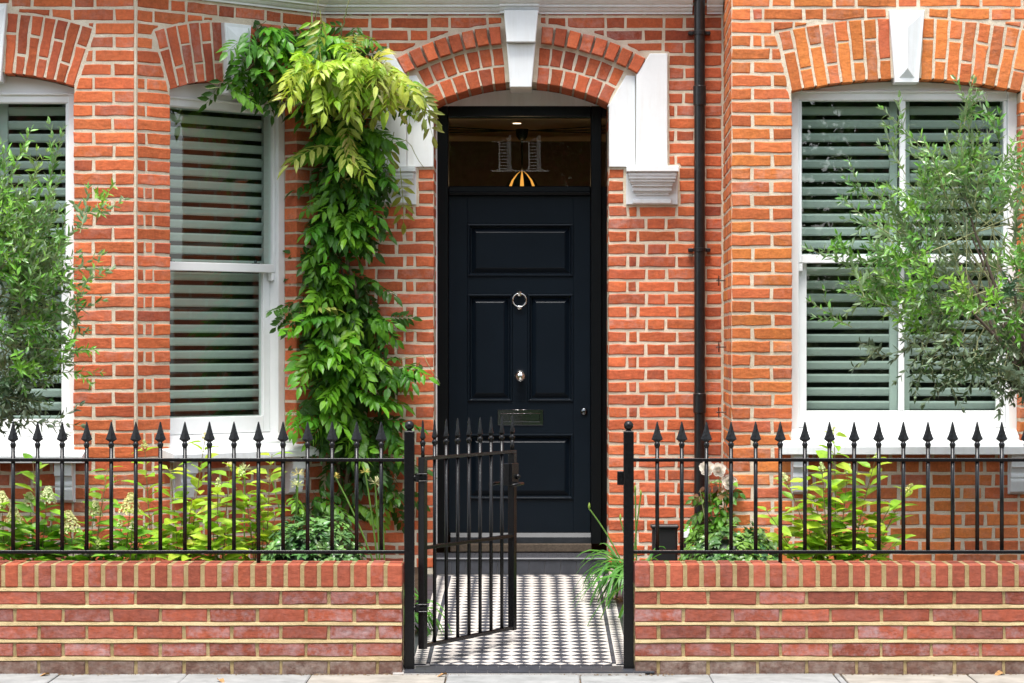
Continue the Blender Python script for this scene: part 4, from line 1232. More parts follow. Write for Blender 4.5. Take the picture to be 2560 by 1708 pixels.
xl = [px_x(953, DR) - pitch*i for i in range(31)]
xr = [px_x(1643, DR) + pitch*1.003*i for i in range(24)]
railing(-4.25, px_x(1012, DR), xl, [px_x(646, DR), px_x(646, DR) - pitch*11], 'black spear-topped iron railing on the wall left of the gate')
railing(px_x(1580, DR), 4.25, xr, [px_x(1951, DR), px_x(1951, DR) + pitch*11], 'black spear-topped iron railing on the wall right of the gate')
def gate_post(pxc, label, keep):
    x = px_x(pxc, DR); hw = 0.0235
    g = thing('gate_post', (x, DR, 0), label, 'post', 'iron gate posts')
    m = MB(); m.box(fr_r, x - hw, x + hw, -0.03, zr(1078), -hw, hw, 0.003); obj('post_shaft', m, 'iron', g)
    m = MB(); m.lathe([(0.018, zr(1078) - 0.001), (0.010, zr(1078) + 0.006)], (x, DR, 0), 12); m.sphere((x, DR, zr(1064)), 0.0225, 18, 12); obj('ball_finial', m, 'iron', g, True)
    if keep:
        m = MB(); m.box(fr_r, x - hw - 0.030, x - hw, zr(1213), zr(1178), -0.004, 0.004, 0.003); obj('latch_keep', m, 'iron', g)
    return g
gate_post(1023.5, 'black iron gate post with ball top on the hinge side', False)
gate_post(1571.5, 'black iron gate post with ball top and latch keep, right of the path', True)
# gate, swung open inwards
gx, gy = px_x(1057, DR), DR
fx_, fy_ = px_x(1281, 12.965), 12.965
gate = thing('iron_gate', (gx, gy, 0), 'black spear-topped iron gate standing open over the tiled path', 'gate')
gu = Vector((fx_ - gx, fy_ - gy, 0)); GL = gu.length; gu.normalize()
fg = Fr((gx, gy, 0), gu, (gu.y, -gu.x, 0))
zt_g, zm_g, zb_g = zr(1000 + 325/2.2147), zr(1000 + 820/2.2147), zr(1000 + 1362/2.2147)
m = MB(); m.box(fg, -0.0165, 0.0165, zr(1622), zr(1143), -0.0165, 0.0165, 0.002); obj('gate_stile', m, 'iron', gate)
m = MB(); m.box(fg, GL - 0.0165, GL + 0.0165, zb_g - 0.012, zt_g - 0.0085, -0.0165, 0.0165, 0.002); obj('gate_stile', m, 'iron', gate)
for z in (zt_g, zm_g, zb_g):
    m = MB(); m.box(fg, 0.0168, GL + 0.018, z - 0.008, z + 0.008, -0.0145, 0.0145, 0.002); obj('gate_rail', m, 'iron', gate)
ang = math.atan2(gu.y, gu.x)
gb = bar_mesh(zb_g, zt_g + 0.062, 0.0088); gb.materials.append(M['iron'])
gs = bar_mesh(zt_g, zt_g + 0.062, 0.0088); gs.materials.append(M['iron'])
for i in range(9):
    p = fg(GL * i / 8.0 + (0.0 if i < 8 else -0.002), 0, 0)
    add_bar(gate, Matrix.Translation(p) @ Matrix.Rotation(ang, 4, 'Z'), gs if i in (0, 8) else gb, zt_g + 0.080)
for zz_ in (zr(1194), zr(1520)):      # hinges to the post
    m = MB(); xp = px_x(1035, DR)
    m.box(fr_r, xp - 0.004, gx + 0.022, zz_ - 0.010, zz_ + 0.010, -0.012, 0.022, 0.004)
    m.lathe([(0.010, -0.02), (0.015, -0.016), (0.015, 0.016), (0.010, 0.02)], (xp + 0.018, DR - 0.012, zz_), 10)
    m.box(fr_r, gx - 0.020, gx + 0.022, zz_ + 0.013, zz_ + 0.020, -0.02, 0.026, 0.002); m.box(fr_r, gx - 0.020, gx + 0.022, zz_ - 0.020, zz_ - 0.013, -0.02, 0.026, 0.002)
    obj('hinge', m, 'iron', gate)
m = MB(); zl = zr(1000 + 405/2.2147)
zl = px_z(1186, 12.93)
m.box(fg, GL - 0.062, GL + 0.012, zl - 0.055, zl + 0.055, 0.0165, 0.030, 0.003); m.box(fg, GL - 0.062, GL - 0.0168, zl - 0.055, zl + 0.055, -0.0165, 0.0164, 0.003)
lock = obj('lock_case', m, 'iron', gate)
m = MB()
for s in (1, -1):
    o = 0.030 if s > 0 else -0.0165
    m.tube([fg(GL - 0.02, zl - 0.045, o), fg(GL - 0.02, zl - 0.045, o + 0.04*s)], 0.008, 8)
    m.tube([fg(GL - 0.02, zl - 0.045, o + 0.04*s), fg(GL - 0.075, zl - 0.045, o + 0.045*s), fg(GL - 0.13, zl - 0.048, o + 0.042*s)], [0.008, 0.009, 0.006], 8)
m.sphere(fg(GL - 0.006, zl - 0.012, 0.034), 0.013, 10, 8)
obj('gate_handle', m, 'iron', lock, True)

# ================================================================== PLANTS
UPV = Vector((0, 0, 1))
def basis(p, x, n, s=1.0):
    x = Vector(x).normalized(); n = Vector(n)
    z = n - x * n.dot(x)
    if z.length < 1e-3: z = x.orthogonal()
    z.normalize(); y = z.cross(x)
    m = Matrix(((x.x*s, y.x*s, z.x*s, p[0]), (x.y*s, y.y*s, z.y*s, p[1]), (x.z*s, y.z*s, z.z*s, p[2]), (0, 0, 0, 1)))
    return m
def blade(mb, p, x, n, L, W, fold=0.25, droop=0.15, st=(0.0, 0.28, 0.62, 1.0), wd=(0.06, 0.95, 0.85, 0.0), wav=0.0):
    """one leaf blade: base p, direction x, upper side n"""
    b = basis(p, x, n)
    vs = []; fs = []
    k = len(st)
    for i, (t, w) in enumerate(zip(st, wd)):
        h = W/2*w; zz = -droop*L*t*t
        e = fold*h + (wav*L*math.sin(i*2.4) if wav else 0)
        vs += [b @ Vector((L*t, -h, zz + e)), b @ Vector((L*t, 0, zz)), b @ Vector((L*t, h, zz + e))]
    for i in range(k-1):
        if wd[i+1] <= 0.0:
            fs += [[3*i, 3*i+3+1, 3*i+1], [3*i+1, 3*i+3+1, 3*i+2]]
        else:
            fs += [[3*i, 3*i+3, 3*i+4, 3*i+1], [3*i+1, 3*i+4, 3*i+5, 3*i+2]]
    mb.add(vs, fs)
def pick(cols):
    a, b = rnd.choice(cols), rnd.choice(cols); t = rnd.random()
    return tuple(max(0, (x + (y - x)*t) * rnd.uniform(0.88, 1.12)) for x, y in zip(a, b))
def rv(s=1.0): return Vector((rnd.uniform(-s, s), rnd.uniform(-s, s), rnd.uniform(-s, s)))

# ---- wisteria
def pinnate(n_pair, L, ll, lw, droopy, fold):
    """compound leaf with paired leaflets along a curved stalk; x along the stalk, z the upper side"""
    m = MB()
    def R(t): return Vector((L*t*(1 - 0.10*droopy*t), 0, -droopy*L*0.55*t*t))
    m.tube([R(t/5) for t in range(6)], [0.0022, 0.002, 0.0018, 0.0015, 0.0012, 0.0010], 4, False)
    for i in range(n_pair):
        t = 0.22 + 0.72*i/(n_pair - 0.5); p = R(t); d = (R(min(1, t + 0.02)) - R(t - 0.02)).normalized()
        k = (1 - 0.35*abs(t - 0.55)) * rnd.uniform(0.9, 1.1)
        for s in (-1, 1):
            a = math.radians(rnd.uniform(46, 66))
            side = Vector((0, s, 0))
            x = d*math.cos(a) + side*math.sin(a) + Vector((0, 0, rnd.uniform(-0.35, -0.05)))
            blade(m, p + side*0.004, x, Vector((rnd.uniform(-0.25, 0.25), s*rnd.uniform(-0.1, 0.35), 1)), ll*k, lw*k, fold, rnd.uniform(0.1, 0.4), wav=0.012)
    blade(m, R(1), R(1) - R(0.94), Vector((rnd.uniform(-0.2, 0.2), 0, 1)), ll*1.05, lw, fold, 0.25)
    return m
PIN = [pinnate(rnd.choice([4, 5, 5]), rnd.uniform(0.20, 0.27), rnd.uniform(0.088, 0.105), rnd.uniform(0.040, 0.047), rnd.uniform(0.3, 0.9), 0.25) for _ in range(7)]
PIN_Y = [pinnate(rnd.choice([5, 6]), rnd.uniform(0.22, 0.29), rnd.uniform(0.080, 0.098), rnd.uniform(0.026, 0.032), rnd.uniform(0.5, 1.1), 0.45) for _ in range(6)]
PINM = [m.mesh('leaf') for m in PIN]; PINYM = [m.mesh('leaf') for m in PIN_Y]
for me_ in PINM + PINYM: me_.materials.append(M['leaf'])
def wall_d(px):
    if px >= 808: return DW
    if px <= 339: return DB
    k = (px - VX) / F
    q = (k*DB - C1.x) / (1 - k)
    return DB + q
def wall_n(px): return Vector((0, -1, 0)) if px > 808 or px < 339 else Vector((0.707, -0.707, 0))
wis = thing('wisteria', (px_x(872, DW), DW - 0.12, 0.2), 'wisteria climbing the wall between the angled window and the front door', 'climbing plant')
def stem(name, pts, r0, r1, par, material, off=0.06, wob=0.012, n=6):
    P_ = []
    for i in range(len(pts) - 1):
        for k in range(4):
            t = k/4; a, b = pts[i], pts[i+1]
            x, y = a[0] + (b[0]-a[0])*t, a[1] + (b[1]-a[1])*t
            o = (a[2] if len(a) > 2 else off) + ((b[2] if len(b) > 2 else off) - (a[2] if len(a) > 2 else off))*t
            P_.append(P(x, y, wall_d(x) - o) + rv(wob))
    x, y = pts[-1][0], pts[-1][1]; P_.append(P(x, y, wall_d(x) - (pts[-1][2] if len(pts[-1]) > 2 else off)))
    m = MB(); k = len(P_)
    m.tube(P_, [r0 + (r1 - r0)*i/(k-1) for i in range(k)], n)
    o = obj(name, m, material, par, True); return o
stem('stem', [(872, 1425), (865, 1250), (880, 1080), (850, 930), (893, 745, 0.15), (868, 640, 0.17), (850, 540, 0.08), (840, 480), (846, 330), (838, 210), (850, 90, 0.12)], 0.017, 0.008, wis, 'bark')
stem('stem', [(862, 1300), (840, 1150), (836, 980), (868, 800), (846, 620), (860, 420), (832, 260, 0.1)], 0.011, 0.006, wis, 'bark')
stem('branch', [(840, 170, 0.1), (770, 90, 0.12), (700, 92, 0.12), (640, 150, 0.12), (575, 210, 0.14), (530, 210, 0.14)], 0.007, 0.003, wis, 'bark', 0.08)
stem('branch', [(850, 100, 0.1), (940, 150, 0.16), (1020, 190, 0.2)], 0.007, 0.003, wis, 'bark', 0.1)
stem('branch', [(850, 100, 0.12), (862, 45, 0.22), (872, 5, 0.26), (878, -40, 0.27)], 0.005, 0.002, wis, 'twig', 0.1, 0.006, 5)
stem('branch', [(800, 100, 0.14), (790, 40, 0.24), (796, -20, 0.28)], 0.004, 0.0018, wis, 'twig', 0.1, 0.006, 5)
for pts in ([(893, 1010), (955, 905, .1), (1060, 890, .14), (1100, 960, .16)], [(860, 880), (940, 800, .1), (1040, 830, .14)], [(880, 1240), (930, 1180, .1), (1000, 1200, .12)],
            [(840, 310), (780, 300, .1), (758, 302, .12)], [(760, 800), (720, 770, .1), (700, 790, .1)], [(620, 180, .12), (560, 215, .15), (515, 222, .15)], [(930, 380, .1), (1015, 350, .14), (1060, 420, .15)]):
    stem('branch', pts, 0.004, 0.0018, wis, 'twig', 0.07, 0.006, 5)
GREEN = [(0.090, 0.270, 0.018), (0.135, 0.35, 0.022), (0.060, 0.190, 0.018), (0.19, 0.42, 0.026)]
LIME = [(0.34, 0.52, 0.045), (0.44, 0.58, 0.06), (0.26, 0.46, 0.04), (0.50, 0.56, 0.12)]
BRONZE = [(0.36, 0.34, 0.11), (0.40, 0.42, 0.12), (0.24, 0.26, 0.07)]
# (px, py, rx, ry, count, depth range, kind)
blobs = [(760, 120, 110, 50, 22, (0.10, 0.30), 'g'), (850, 75, 50, 35, 10, (0.10, 0.25), 'g'), (690, 100, 60, 35, 9, (0.08, 0.2), 'g'), (650, 190, 55, 40, 9, (0.08, 0.22), 'g'), (610, 140, 45, 40, 7, (0.1, 0.2), 'g'), (575, 205, 40, 30, 4, (0.1, 0.2), 'g'), (660, 70, 60, 25, 5, (0.1, 0.2), 'g'),
         (850, 165, 105, 50, 36, (0.22, 0.52), 'y'), (935, 175, 70, 35, 20, (0.22, 0.48), 'y'), (790, 195, 60, 40, 12, (0.30, 0.52), 'y'), (1000, 200, 35, 20, 6, (0.25, 0.42), 'y'),
         (850, 285, 50, 50, 15, (0.06, 0.24), 'g'), (850, 370, 42, 60, 19, (0.05, 0.22), 'g'), (905, 350, 30, 50, 11, (0.10, 0.30), 'g'), (865, 340, 30, 50, 5, (0.28, 0.40), 'y'), (935, 420, 22, 45, 6, (0.08, 0.2), 'g'),
         (860, 470, 50, 60, 19, (0.05, 0.24), 'g'), (835, 570, 52, 50, 20, (0.05, 0.24), 'g'), (885, 545, 36, 45, 11, (0.05, 0.22), 'g'),
         (810, 670, 46, 50, 18, (0.05, 0.22), 'g'), (850, 700, 36, 50, 9, (0.04, 0.14), 'g'), (845, 775, 50, 40, 12, (0.06, 0.22), 'g'), (800, 755, 40, 40, 8, (0.05, 0.2), 'g'),
         (790, 845, 58, 45, 19, (0.05, 0.26), 'g'), (880, 805, 52, 30, 13, (0.10, 0.28), 'g'), (950, 805, 34, 18, 5, (0.06, 0.16), 'g'),
         (835, 895, 85, 45, 26, (0.05, 0.28), 'g'), (940, 920, 55, 34, 11, (0.05, 0.20), 'g'), (1035, 925, 34, 24, 4, (0.05, 0.14), 'g'),
         (850, 980, 85, 45, 26, (0.05, 0.26), 'g'), (825, 1035, 62, 38, 14, (0.05, 0.24), 'g'), (920, 1060, 55, 45, 15, (0.05, 0.20), 'g'),
         (895, 1120, 70, 32, 10, (0.04, 0.16), 'g'), (960, 1170, 34, 36, 6, (0.04, 0.16), 'g'), (830, 1140, 44, 32, 5, (0.04, 0.14), 'g'), (755, 1240, 44, 40, 5, (0.06, 0.2), 'g'), (850, 1250, 34, 34, 4, (0.05, 0.15), 'g'), (978, 1230, 22, 44, 4, (0.05, 0.15), 'g'),
         (740, 770, 24, 16, 3, (0.1, 0.2), 'b'), (905, 720, 24, 36, 4, (0.03, 0.1), 'b'), (735, 1020, 20, 16, 2, (0.1, 0.2), 'g')]
cands = []
for (bx, by, rx, ry, n, dr, kd) in blobs:
    for i in range(int(n*0.86) if kd == 'g' else n):
        a = rnd.uniform(0, 6.283); r = math.sqrt(rnd.random())
        x, y = bx + rx*r*math.cos(a), by + ry*r*math.sin(a)
        o = rnd.uniform(*dr); p = P(x, y, wall_d(x) - o)
        nn = wall_n(x); side = Vector((nn.y*-1, nn.x, 0)) if abs(nn.x) < 0.1 else Vector((0.707, 0.707, 0))
        s = max(-1, min(1, (x - bx)/max(rx, 1))) * 0.5 + rnd.uniform(-0.75, 0.75)
        if kd == 'y':
            xd = nn*rnd.uniform(0.3, 0.9) + side*s*0.8 + Vector((0, 0, rnd.uniform(-0.75, 0.35)))
            nz_ = nn*rnd.uniform(0.1, 0.7) + UPV*rnd.uniform(0.6, 1.0) + rv(0.35)
            cands.append((o + 0.1, basis(p, xd, nz_, rnd.uniform(0.8, 1.12)), rnd.choice(PINYM if rnd.random() < 0.7 else PINM), pick(LIME if rnd.random() < 0.8 else BRONZE)))
        else:
            xd = nn*rnd.uniform(0.25, 0.9) + side*s*1.15 + Vector((0, 0, rnd.uniform(-0.55, 0.15)))
            nz_ = nn*rnd.uniform(0.15, 0.75) + UPV*rnd.uniform(0.6, 1.0) + rv(0.35)
            cands.append((o, basis(p, xd, nz_, rnd.uniform(0.66, 0.98)), rnd.choice(PINM), pick(GREEN if kd == 'g' else BRONZE)))
# hanging fronds under the top mass
for (x, y) in ((772, 170), (830, 190), (890, 160), (930, 190), (965, 160), (800, 130), (870, 215), (885, 300), (870, 385), (1020, 180), (1045, 205), (690, 90), (780, 30), (800, 25), (700, 150), (985, 330), (1000, 420)):
    o = rnd.uniform(0.34, 0.5) if y < 260 and x > 750 else 0.2
    nn = wall_n(x)
    cands.append((1 + o, basis(P(x, y, wall_d(x) - o), Vector((rnd.uniform(-0.3, 0.3), -0.25, -1.0)), nn + UPV*0.35 + rv(0.2), rnd.uniform(0.95, 1.2)), rnd.choice(PINYM), pick(LIME + BRONZE)))
cands.sort(key=lambda t: -t[0])
for (o, mt, me_, c) in cands[:300]: put('leaf', me_, None, wis, mt, c)
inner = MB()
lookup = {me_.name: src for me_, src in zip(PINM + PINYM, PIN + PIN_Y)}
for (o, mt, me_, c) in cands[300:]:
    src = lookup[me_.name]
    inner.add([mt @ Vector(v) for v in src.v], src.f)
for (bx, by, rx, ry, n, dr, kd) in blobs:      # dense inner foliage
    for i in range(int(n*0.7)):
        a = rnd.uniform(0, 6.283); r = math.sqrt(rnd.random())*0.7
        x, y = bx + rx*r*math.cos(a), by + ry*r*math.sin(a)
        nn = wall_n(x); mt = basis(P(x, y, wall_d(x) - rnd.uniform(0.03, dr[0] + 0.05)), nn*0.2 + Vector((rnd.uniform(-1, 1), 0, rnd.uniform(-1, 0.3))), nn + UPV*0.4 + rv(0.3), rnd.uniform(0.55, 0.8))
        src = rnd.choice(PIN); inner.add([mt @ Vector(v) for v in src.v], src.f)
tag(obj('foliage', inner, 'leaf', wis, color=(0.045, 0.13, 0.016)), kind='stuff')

# ---- olive trees
def twig(n_leaf, L):
    m = MB(); lf = MB()
    def shoot(p0, d0, L_, n, r):
        side0 = d0.orthogonal().normalized(); bend = side0*rnd.uniform(-0.3, 0.3) + d0.cross(side0)*rnd.uniform(-0.3, 0.3)
        def R(t): return p0 + d0*(L_*t) + bend*(L_*t*t)
        m.tube([R(t/4) for t in range(5)], [r, r*0.85, r*0.7, r*0.55, r*0.4], 4, False)
        ph = rnd.uniform(0, 3.1)
        for i in range(n):
            t = 0.10 + 0.88*i/(n - 1); p = R(t); d = (R(min(1, t + 0.03)) - R(t - 0.03)).normalized()
            for s in (-1, 1):
                rot = Matrix.Rotation(ph + (i % 2)*1.57 + rnd.uniform(-0.4, 0.4), 3, d)
                side = rot @ (d.orthogonal().normalized()*s)
                a = math.radians(rnd.uniform(24, 70))
                x = d*math.cos(a) + side*math.sin(a); nn = d*math.sin(a) - side*math.cos(a) + rv(0.3)
                k = 1.0 - 0.3*t
                blade(lf, p, x, nn, rnd.uniform(0.050, 0.070)*k, rnd.uniform(0.0185, 0.0235)*k, 0.35, rnd.uniform(-0.1, 0.2))
        blade(lf, R(1), R(1) - R(0.9), rv(), 0.036, 0.010, 0.3, 0)
        return R
    X = Vector((1, 0, 0.1)).normalized()
    R = shoot(Vector((0, 0, 0)), X, L, n_leaf, 0.0026)
    for t in (0.22, 0.45):
        shoot(R(t), (X*0.8 + rv(0.75)).normalized(), L*rnd.uniform(0.45, 0.65), max(4, n_leaf - 3), 0.0018)
    tw_f = len(m.f); m.join(lf)
    me_ = m.mesh('leafy_twig')
    me_.materials.append(M['leaf_olive']); me_.materials.append(M['twig'])
    me_.polygons.foreach_set('material_index', [1]*tw_f + [0]*(len(me_.polygons) - tw_f))
    return me_
TWIGS = [twig(rnd.choice([7, 8, 9]), rnd.uniform(0.21, 0.29)) for _ in range(9)]
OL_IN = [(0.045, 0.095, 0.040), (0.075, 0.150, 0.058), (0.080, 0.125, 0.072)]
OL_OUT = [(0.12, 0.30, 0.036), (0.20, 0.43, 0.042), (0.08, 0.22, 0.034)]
def olive(pxc, pyc, rx, ry, d, trunk_px, label, extra, n=280, top=()):
    c = P(pxc, pyc, d); k = d / F
    base = Vector((px_x(trunk_px, d), d, 0.20))
    t = thing('olive_tree', base, label, 'tree', 'olive trees in the front garden')
    fork = Vector((base.x, d, px_z(985, d)))
    m = MB(); pts = [base, base + Vector((0.03, 0.01, 0.25)), (base + fork)/2 + Vector((-0.02, 0, 0.05)), fork]
    m.tube(pts, [0.045, 0.038, 0.034, 0.032], 10); obj('trunk', m, 'olive_bark', t, True)
    limbs = []
    for i in range(11):
        a = 2*math.pi*i/11 + rnd.uniform(-0.2, 0.2); h = rnd.uniform(-0.25, 0.8); r = rnd.uniform(0.3, 0.6)
        end = c + Vector((math.cos(a)*rx*k*r, math.sin(a)*rx*k*r*0.9, ry*k*h))
        mid = fork.lerp(end, 0.45) + rv(0.06) + Vector((0, 0, 0.05))
        p3 = [fork - Vector((0, 0, 0.04)), fork.lerp(mid, 0.5) + rv(0.02), mid, mid.lerp(end, 0.5) + rv(0.03), end]
        m = MB(); m.tube(p3, [0.020, 0.014, 0.009, 0.006, 0.003], 6); obj('branch', m, 'olive_bark', t, True)
        limbs.append(p3)
    tw = []
    for i in range(n):
        while True:
            q = rv(1.0)
            if q.length <= 1: break
        rr = q.length ** 0.45
        q = q.normalized()*rr
        tw.append((c + Vector((q.x*rx*k, q.y*rx*k*0.85, q.z*ry*k)), q, rr))
    for (x, y, dd_) in extra: 
        p = P(x, y, d - dd_); q = (p - c); tw.append((p, Vector((q.x/(rx*k), q.y/(rx*k), q.z/(ry*k))), 1.1))
    for (p, q, rr) in tw:
        out = Vector((q.x, q.y*0.9, q.z))
        xd = out.normalized()*0.75 + Vector((0, 0, 0.60 if q.z > -0.6 else 0.15)) + rv(0.55)
        col = pick(OL_OUT if rr > 0.72 and q.z > -0.55 else OL_IN)  # inner and underside twigs take darker greens: crown shade put into the colour
        s = rnd.uniform(0.9, 1.15)
        xdn = xd.normalized()
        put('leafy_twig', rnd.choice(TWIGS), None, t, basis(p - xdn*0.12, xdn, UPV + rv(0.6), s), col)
    m = MB()
    for i in range(70):       # fine inner twigs
        l = rnd.choice(limbs); a = l[rnd.choice([2, 3])]; b = rnd.choice(tw)[0]
        if (b - a).length > 0.5: b = a + (b - a).normalized()*0.5
        m.tube([a, a.lerp(b, 0.5) + rv(0.03), b], [0.004, 0.003, 0.002], 4, False)
    tag(obj('fine_twigs', m, 'twig', t), kind='stuff')
    return t
olive(2500, 675, 325, 300, 13.55, 2590, 'leafy olive tree in front of the wide right bay window',
      [(2100, 660, .1), (2080, 800, .1), (2140, 470, .0), (2230, 390, .0), (2260, 330, 0), (2410, 290, .05), (2420, 260, .05), (2415, 330, 0), (2340, 420, .1), (2180, 880, .1), (2380, 950, .1), (2300, 930, .1), (2140, 690, .2), (2170, 560, .2), (2500, 330, .1), (2120, 640, .1), (2200, 760, .2)])
olive(-60, 760, 215, 320, 13.55, -90, 'grey-green olive tree at the left edge, before the left bay window',
      [(50, 400, .05), (80, 430, .0), (140, 420, .1), (120, 480, .1), (220, 540, .1), (250, 510, .1), (190, 680, .1), (215, 715, .15), (200, 780, .1), (190, 880, .1), (180, 930, .1), (20, 440, .1), (160, 600, .2), (120, 1060, .05), (60, 1000, .1)], n=270)

# ---- hydrangeas
def hyd_leaf():
    m = MB(); m.tube([(0, 0, 0), (0.02, 0, 0.004)], 0.0014, 4, False)
    blade(m, Vector((0.018, 0, 0.004)), Vector((1, 0, rnd.uniform(-0.05, 0.15))), UPV, rnd.uniform(0.090, 0.115), rnd.uniform(0.050, 0.060), 0.28, rnd.uniform(0.1, 0.45), (0, 0.2, 0.45, 0.75, 1.0), (0.1, 0.85, 1.0, 0.6, 0.0), 0.01)
    me_ = m.mesh('leaf'); me_.materials.append(M['leaf']); return me_
HYD = [hyd_leaf() for _ in range(6)]
def panicle(h, r, n):
    m = MB()
    for i in range(n):
        t = rnd.random()**0.8; rad = r*(1 - 0.75*t)*math.sqrt(rnd.uniform(0.35, 1)); a = rnd.uniform(0, 6.283)
        p = Vector((rad*math.cos(a), rad*math.sin(a), h*t)); s = rnd.uniform(0.0035, 0.007)
        nn = (Vector((p.x, p.y, rad*0.6 + 0.3*s)) + rv(0.01)).normalized(); x = nn.orthogonal().normalized(); y = nn.cross(x)
        ro = rnd.uniform(0, 1.5); x, y = x*math.cos(ro) + y*math.sin(ro), y*math.cos(ro) - x*math.sin(ro)
        vs = [p, p + x*s + nn*s*0.3, p + (x + y)*s*0.55, p + y*s + nn*s*0.3, p + (y - x)*s*0.55, p - x*s + nn*s*0.3, p - (x + y)*s*0.55, p - y*s + nn*s*0.3, p + (x - y)*s*0.55]
        m.add(vs, [(0, 1, 2), (0, 2, 3), (0, 3, 4), (0, 4, 5), (0, 5, 6), (0, 6, 7), (0, 7, 8), (0, 8, 1)])
    me_ = m.mesh('flower_head'); me_.materials.append(M['petal']); return me_
PANB = [panicle(0.085, 0.058, 360) for _ in range(3)]
PANS = [panicle(0.045, 0.022, 46) for _ in range(3)]
CREAM = [(0.62, 0.66, 0.30), (0.70, 0.72, 0.42), (0.55, 0.62, 0.22)]
HY_L = [(0.20, 0.41, 0.035), (0.29, 0.50, 0.045), (0.14, 0.32, 0.03)]
HY_Y = [(0.40, 0.57, 0.05), (0.50, 0.64, 0.07), (0.30, 0.50, 0.045)]
def hydrangea(stems, d, base_px, label, cols, lpitch=0.052, group='hydrangeas'):
    """stems: (tip px, tip py, head) ; head: 'b' big panicle, 's' small bud cluster, '' none"""
    bx = px_x(base_px, d)
    t = thing('hydrangea', (bx, d, 0.21), label, 'shrub', group)
    xs_ = [q[0] for q in stems]
    for (x, y, hd) in stems + [(rnd.uniform(min(xs_) - 15, max(xs_) + 15), rnd.uniform(1325, 1385), '') for _ in range(1 + len(stems)//5)]:
        dd_ = d + rnd.uniform(-0.12, 0.12)
        tip = P(x, y, dd_); b = Vector((bx + (tip.x - bx)*0.35 + rnd.uniform(-0.03, 0.03), d + rnd.uniform(-0.05, 0.05), 0.21))
        mid = b.lerp(tip, 0.5) + Vector((-(tip.x - bx)*0.10, 0, 0.03)) + rv(0.012)
        pts = [b*((1-u)**2) + mid*(2*u*(1-u)) + tip*(u*u) for u in [i/7 for i in range(8)]]
        m = MB(); m.tube(pts, [0.0042 - 0.0024*i/7 for i in range(8)], 5, False); obj('stem', m, 'stem_r', t, True)
        L = (tip - b).length; n = max(3, int(L / lpitch)); az = rnd.uniform(0, 3.14)
        for i in range(n):
            u = min(1.0, (i + 0.7)/n); k = u*7; i0 = min(6, int(k)); p = pts[i0].lerp(pts[i0+1], k - i0)
            az += 1.57 + rnd.uniform(-0.4, 0.4)
            for s in (0, math.pi):
                a = az + s + rnd.uniform(-0.25, 0.25)
                xd = Vector((math.cos(a), math.sin(a)*0.8, rnd.uniform(-0.05, 0.65)))
                sz = (0.62 + 0.55*math.sin(math.pi*min(1, u*0.78 + 0.12))) * rnd.uniform(0.8, 1.12)
                put('leaf', rnd.choice(HYD), None, t, basis(p, xd, UPV + rv(0.35) + Vector((0, -0.25, 0)), sz), pick(cols))
        if hd:
            me_ = rnd.choice(PANB if hd == 'b' else PANS)
            ax = (pts[-1] - pts[-2]).normalized()
            put('flower_head', me_, None, t, basis(tip - ax*0.01, ax.orthogonal(), ax, rnd.uniform(0.85, 1.15)), pick(CREAM))
hydrangea([(5, 1265, 'b'), (-40, 1250, 'b'), (35, 1300, 'b'), (20, 1340, ''), (60, 1350, '')], 13.25, 10, 'hydrangea with a large cream flower head at the far left of the bed', HY_L)
hydrangea([(82, 1150, ''), (75, 1262, 'b'), (118, 1250, 'b'), (130, 1300, 's'), (95, 1335, '')], 13.35, 95, 'hydrangea with two cream heads under the left window bracket', HY_L)
hydrangea([(175, 1320, 'b'), (150, 1345, ''), (205, 1355, ''), (235, 1285, 'b'), (270, 1170, '')], 13.3, 200, 'hydrangea with a low broad cream head before the brick pier', HY_L)
hydrangea([(250, 1375, 'b'), (325, 1275, 'b'), (300, 1310, 's'), (345, 1340, ''), (330, 1320, 's')], 13.2, 300, 'hydrangea with clustered cream heads near the corner of the bay', HY_L)
hydrangea([(362, 1120, 's'), (380, 1300, ''), (352, 1330, '')], 13.5, 378, 'tall thin hydrangea stem rising before the bay corner', HY_Y, 0.068)
hydrangea([(425, 1170, ''), (512, 1100, 's'), (455, 1290, ''), (480, 1250, ''), (440, 1330, '')], 13.45, 458, 'yellow-green hydrangea with two long stems under the angled window', HY_Y)
hydrangea([(545, 1210, 's'), (575, 1165, 's'), (530, 1300, ''), (565, 1320, ''), (520, 1340, '')], 13.4, 545, 'yellow-green hydrangea with small cream buds left of the clipped shrub', HY_Y)
hydrangea([(605, 1185, 's'), (680, 1135, ''), (640, 1260, ''), (625, 1330, ''), (660, 1300, ''), (690, 1290, '')], 13.55, 640, 'yellow-green hydrangea rising behind the clipped shrub', HY_Y)
hydrangea([(1965, 1200, 's'), (1915, 1275, ''), (2010, 1200, ''), (2055, 1175, 's'), (2085, 1085, 's'), (2120, 1180, 's'), (2190, 1145, 's'), (2270, 1225, 's'), (2230, 1260, ''), (2035, 1250, ''), (2110, 1270, ''), (1985, 1300, ''), (2160, 1300, ''), (2210, 1330, ''), (2080, 1330, ''), (1950, 1340, ''), (2130, 1345, '')], 13.45, 2090,
          'broad lime-green hydrangea under the right bay window', HY_Y, 0.050)

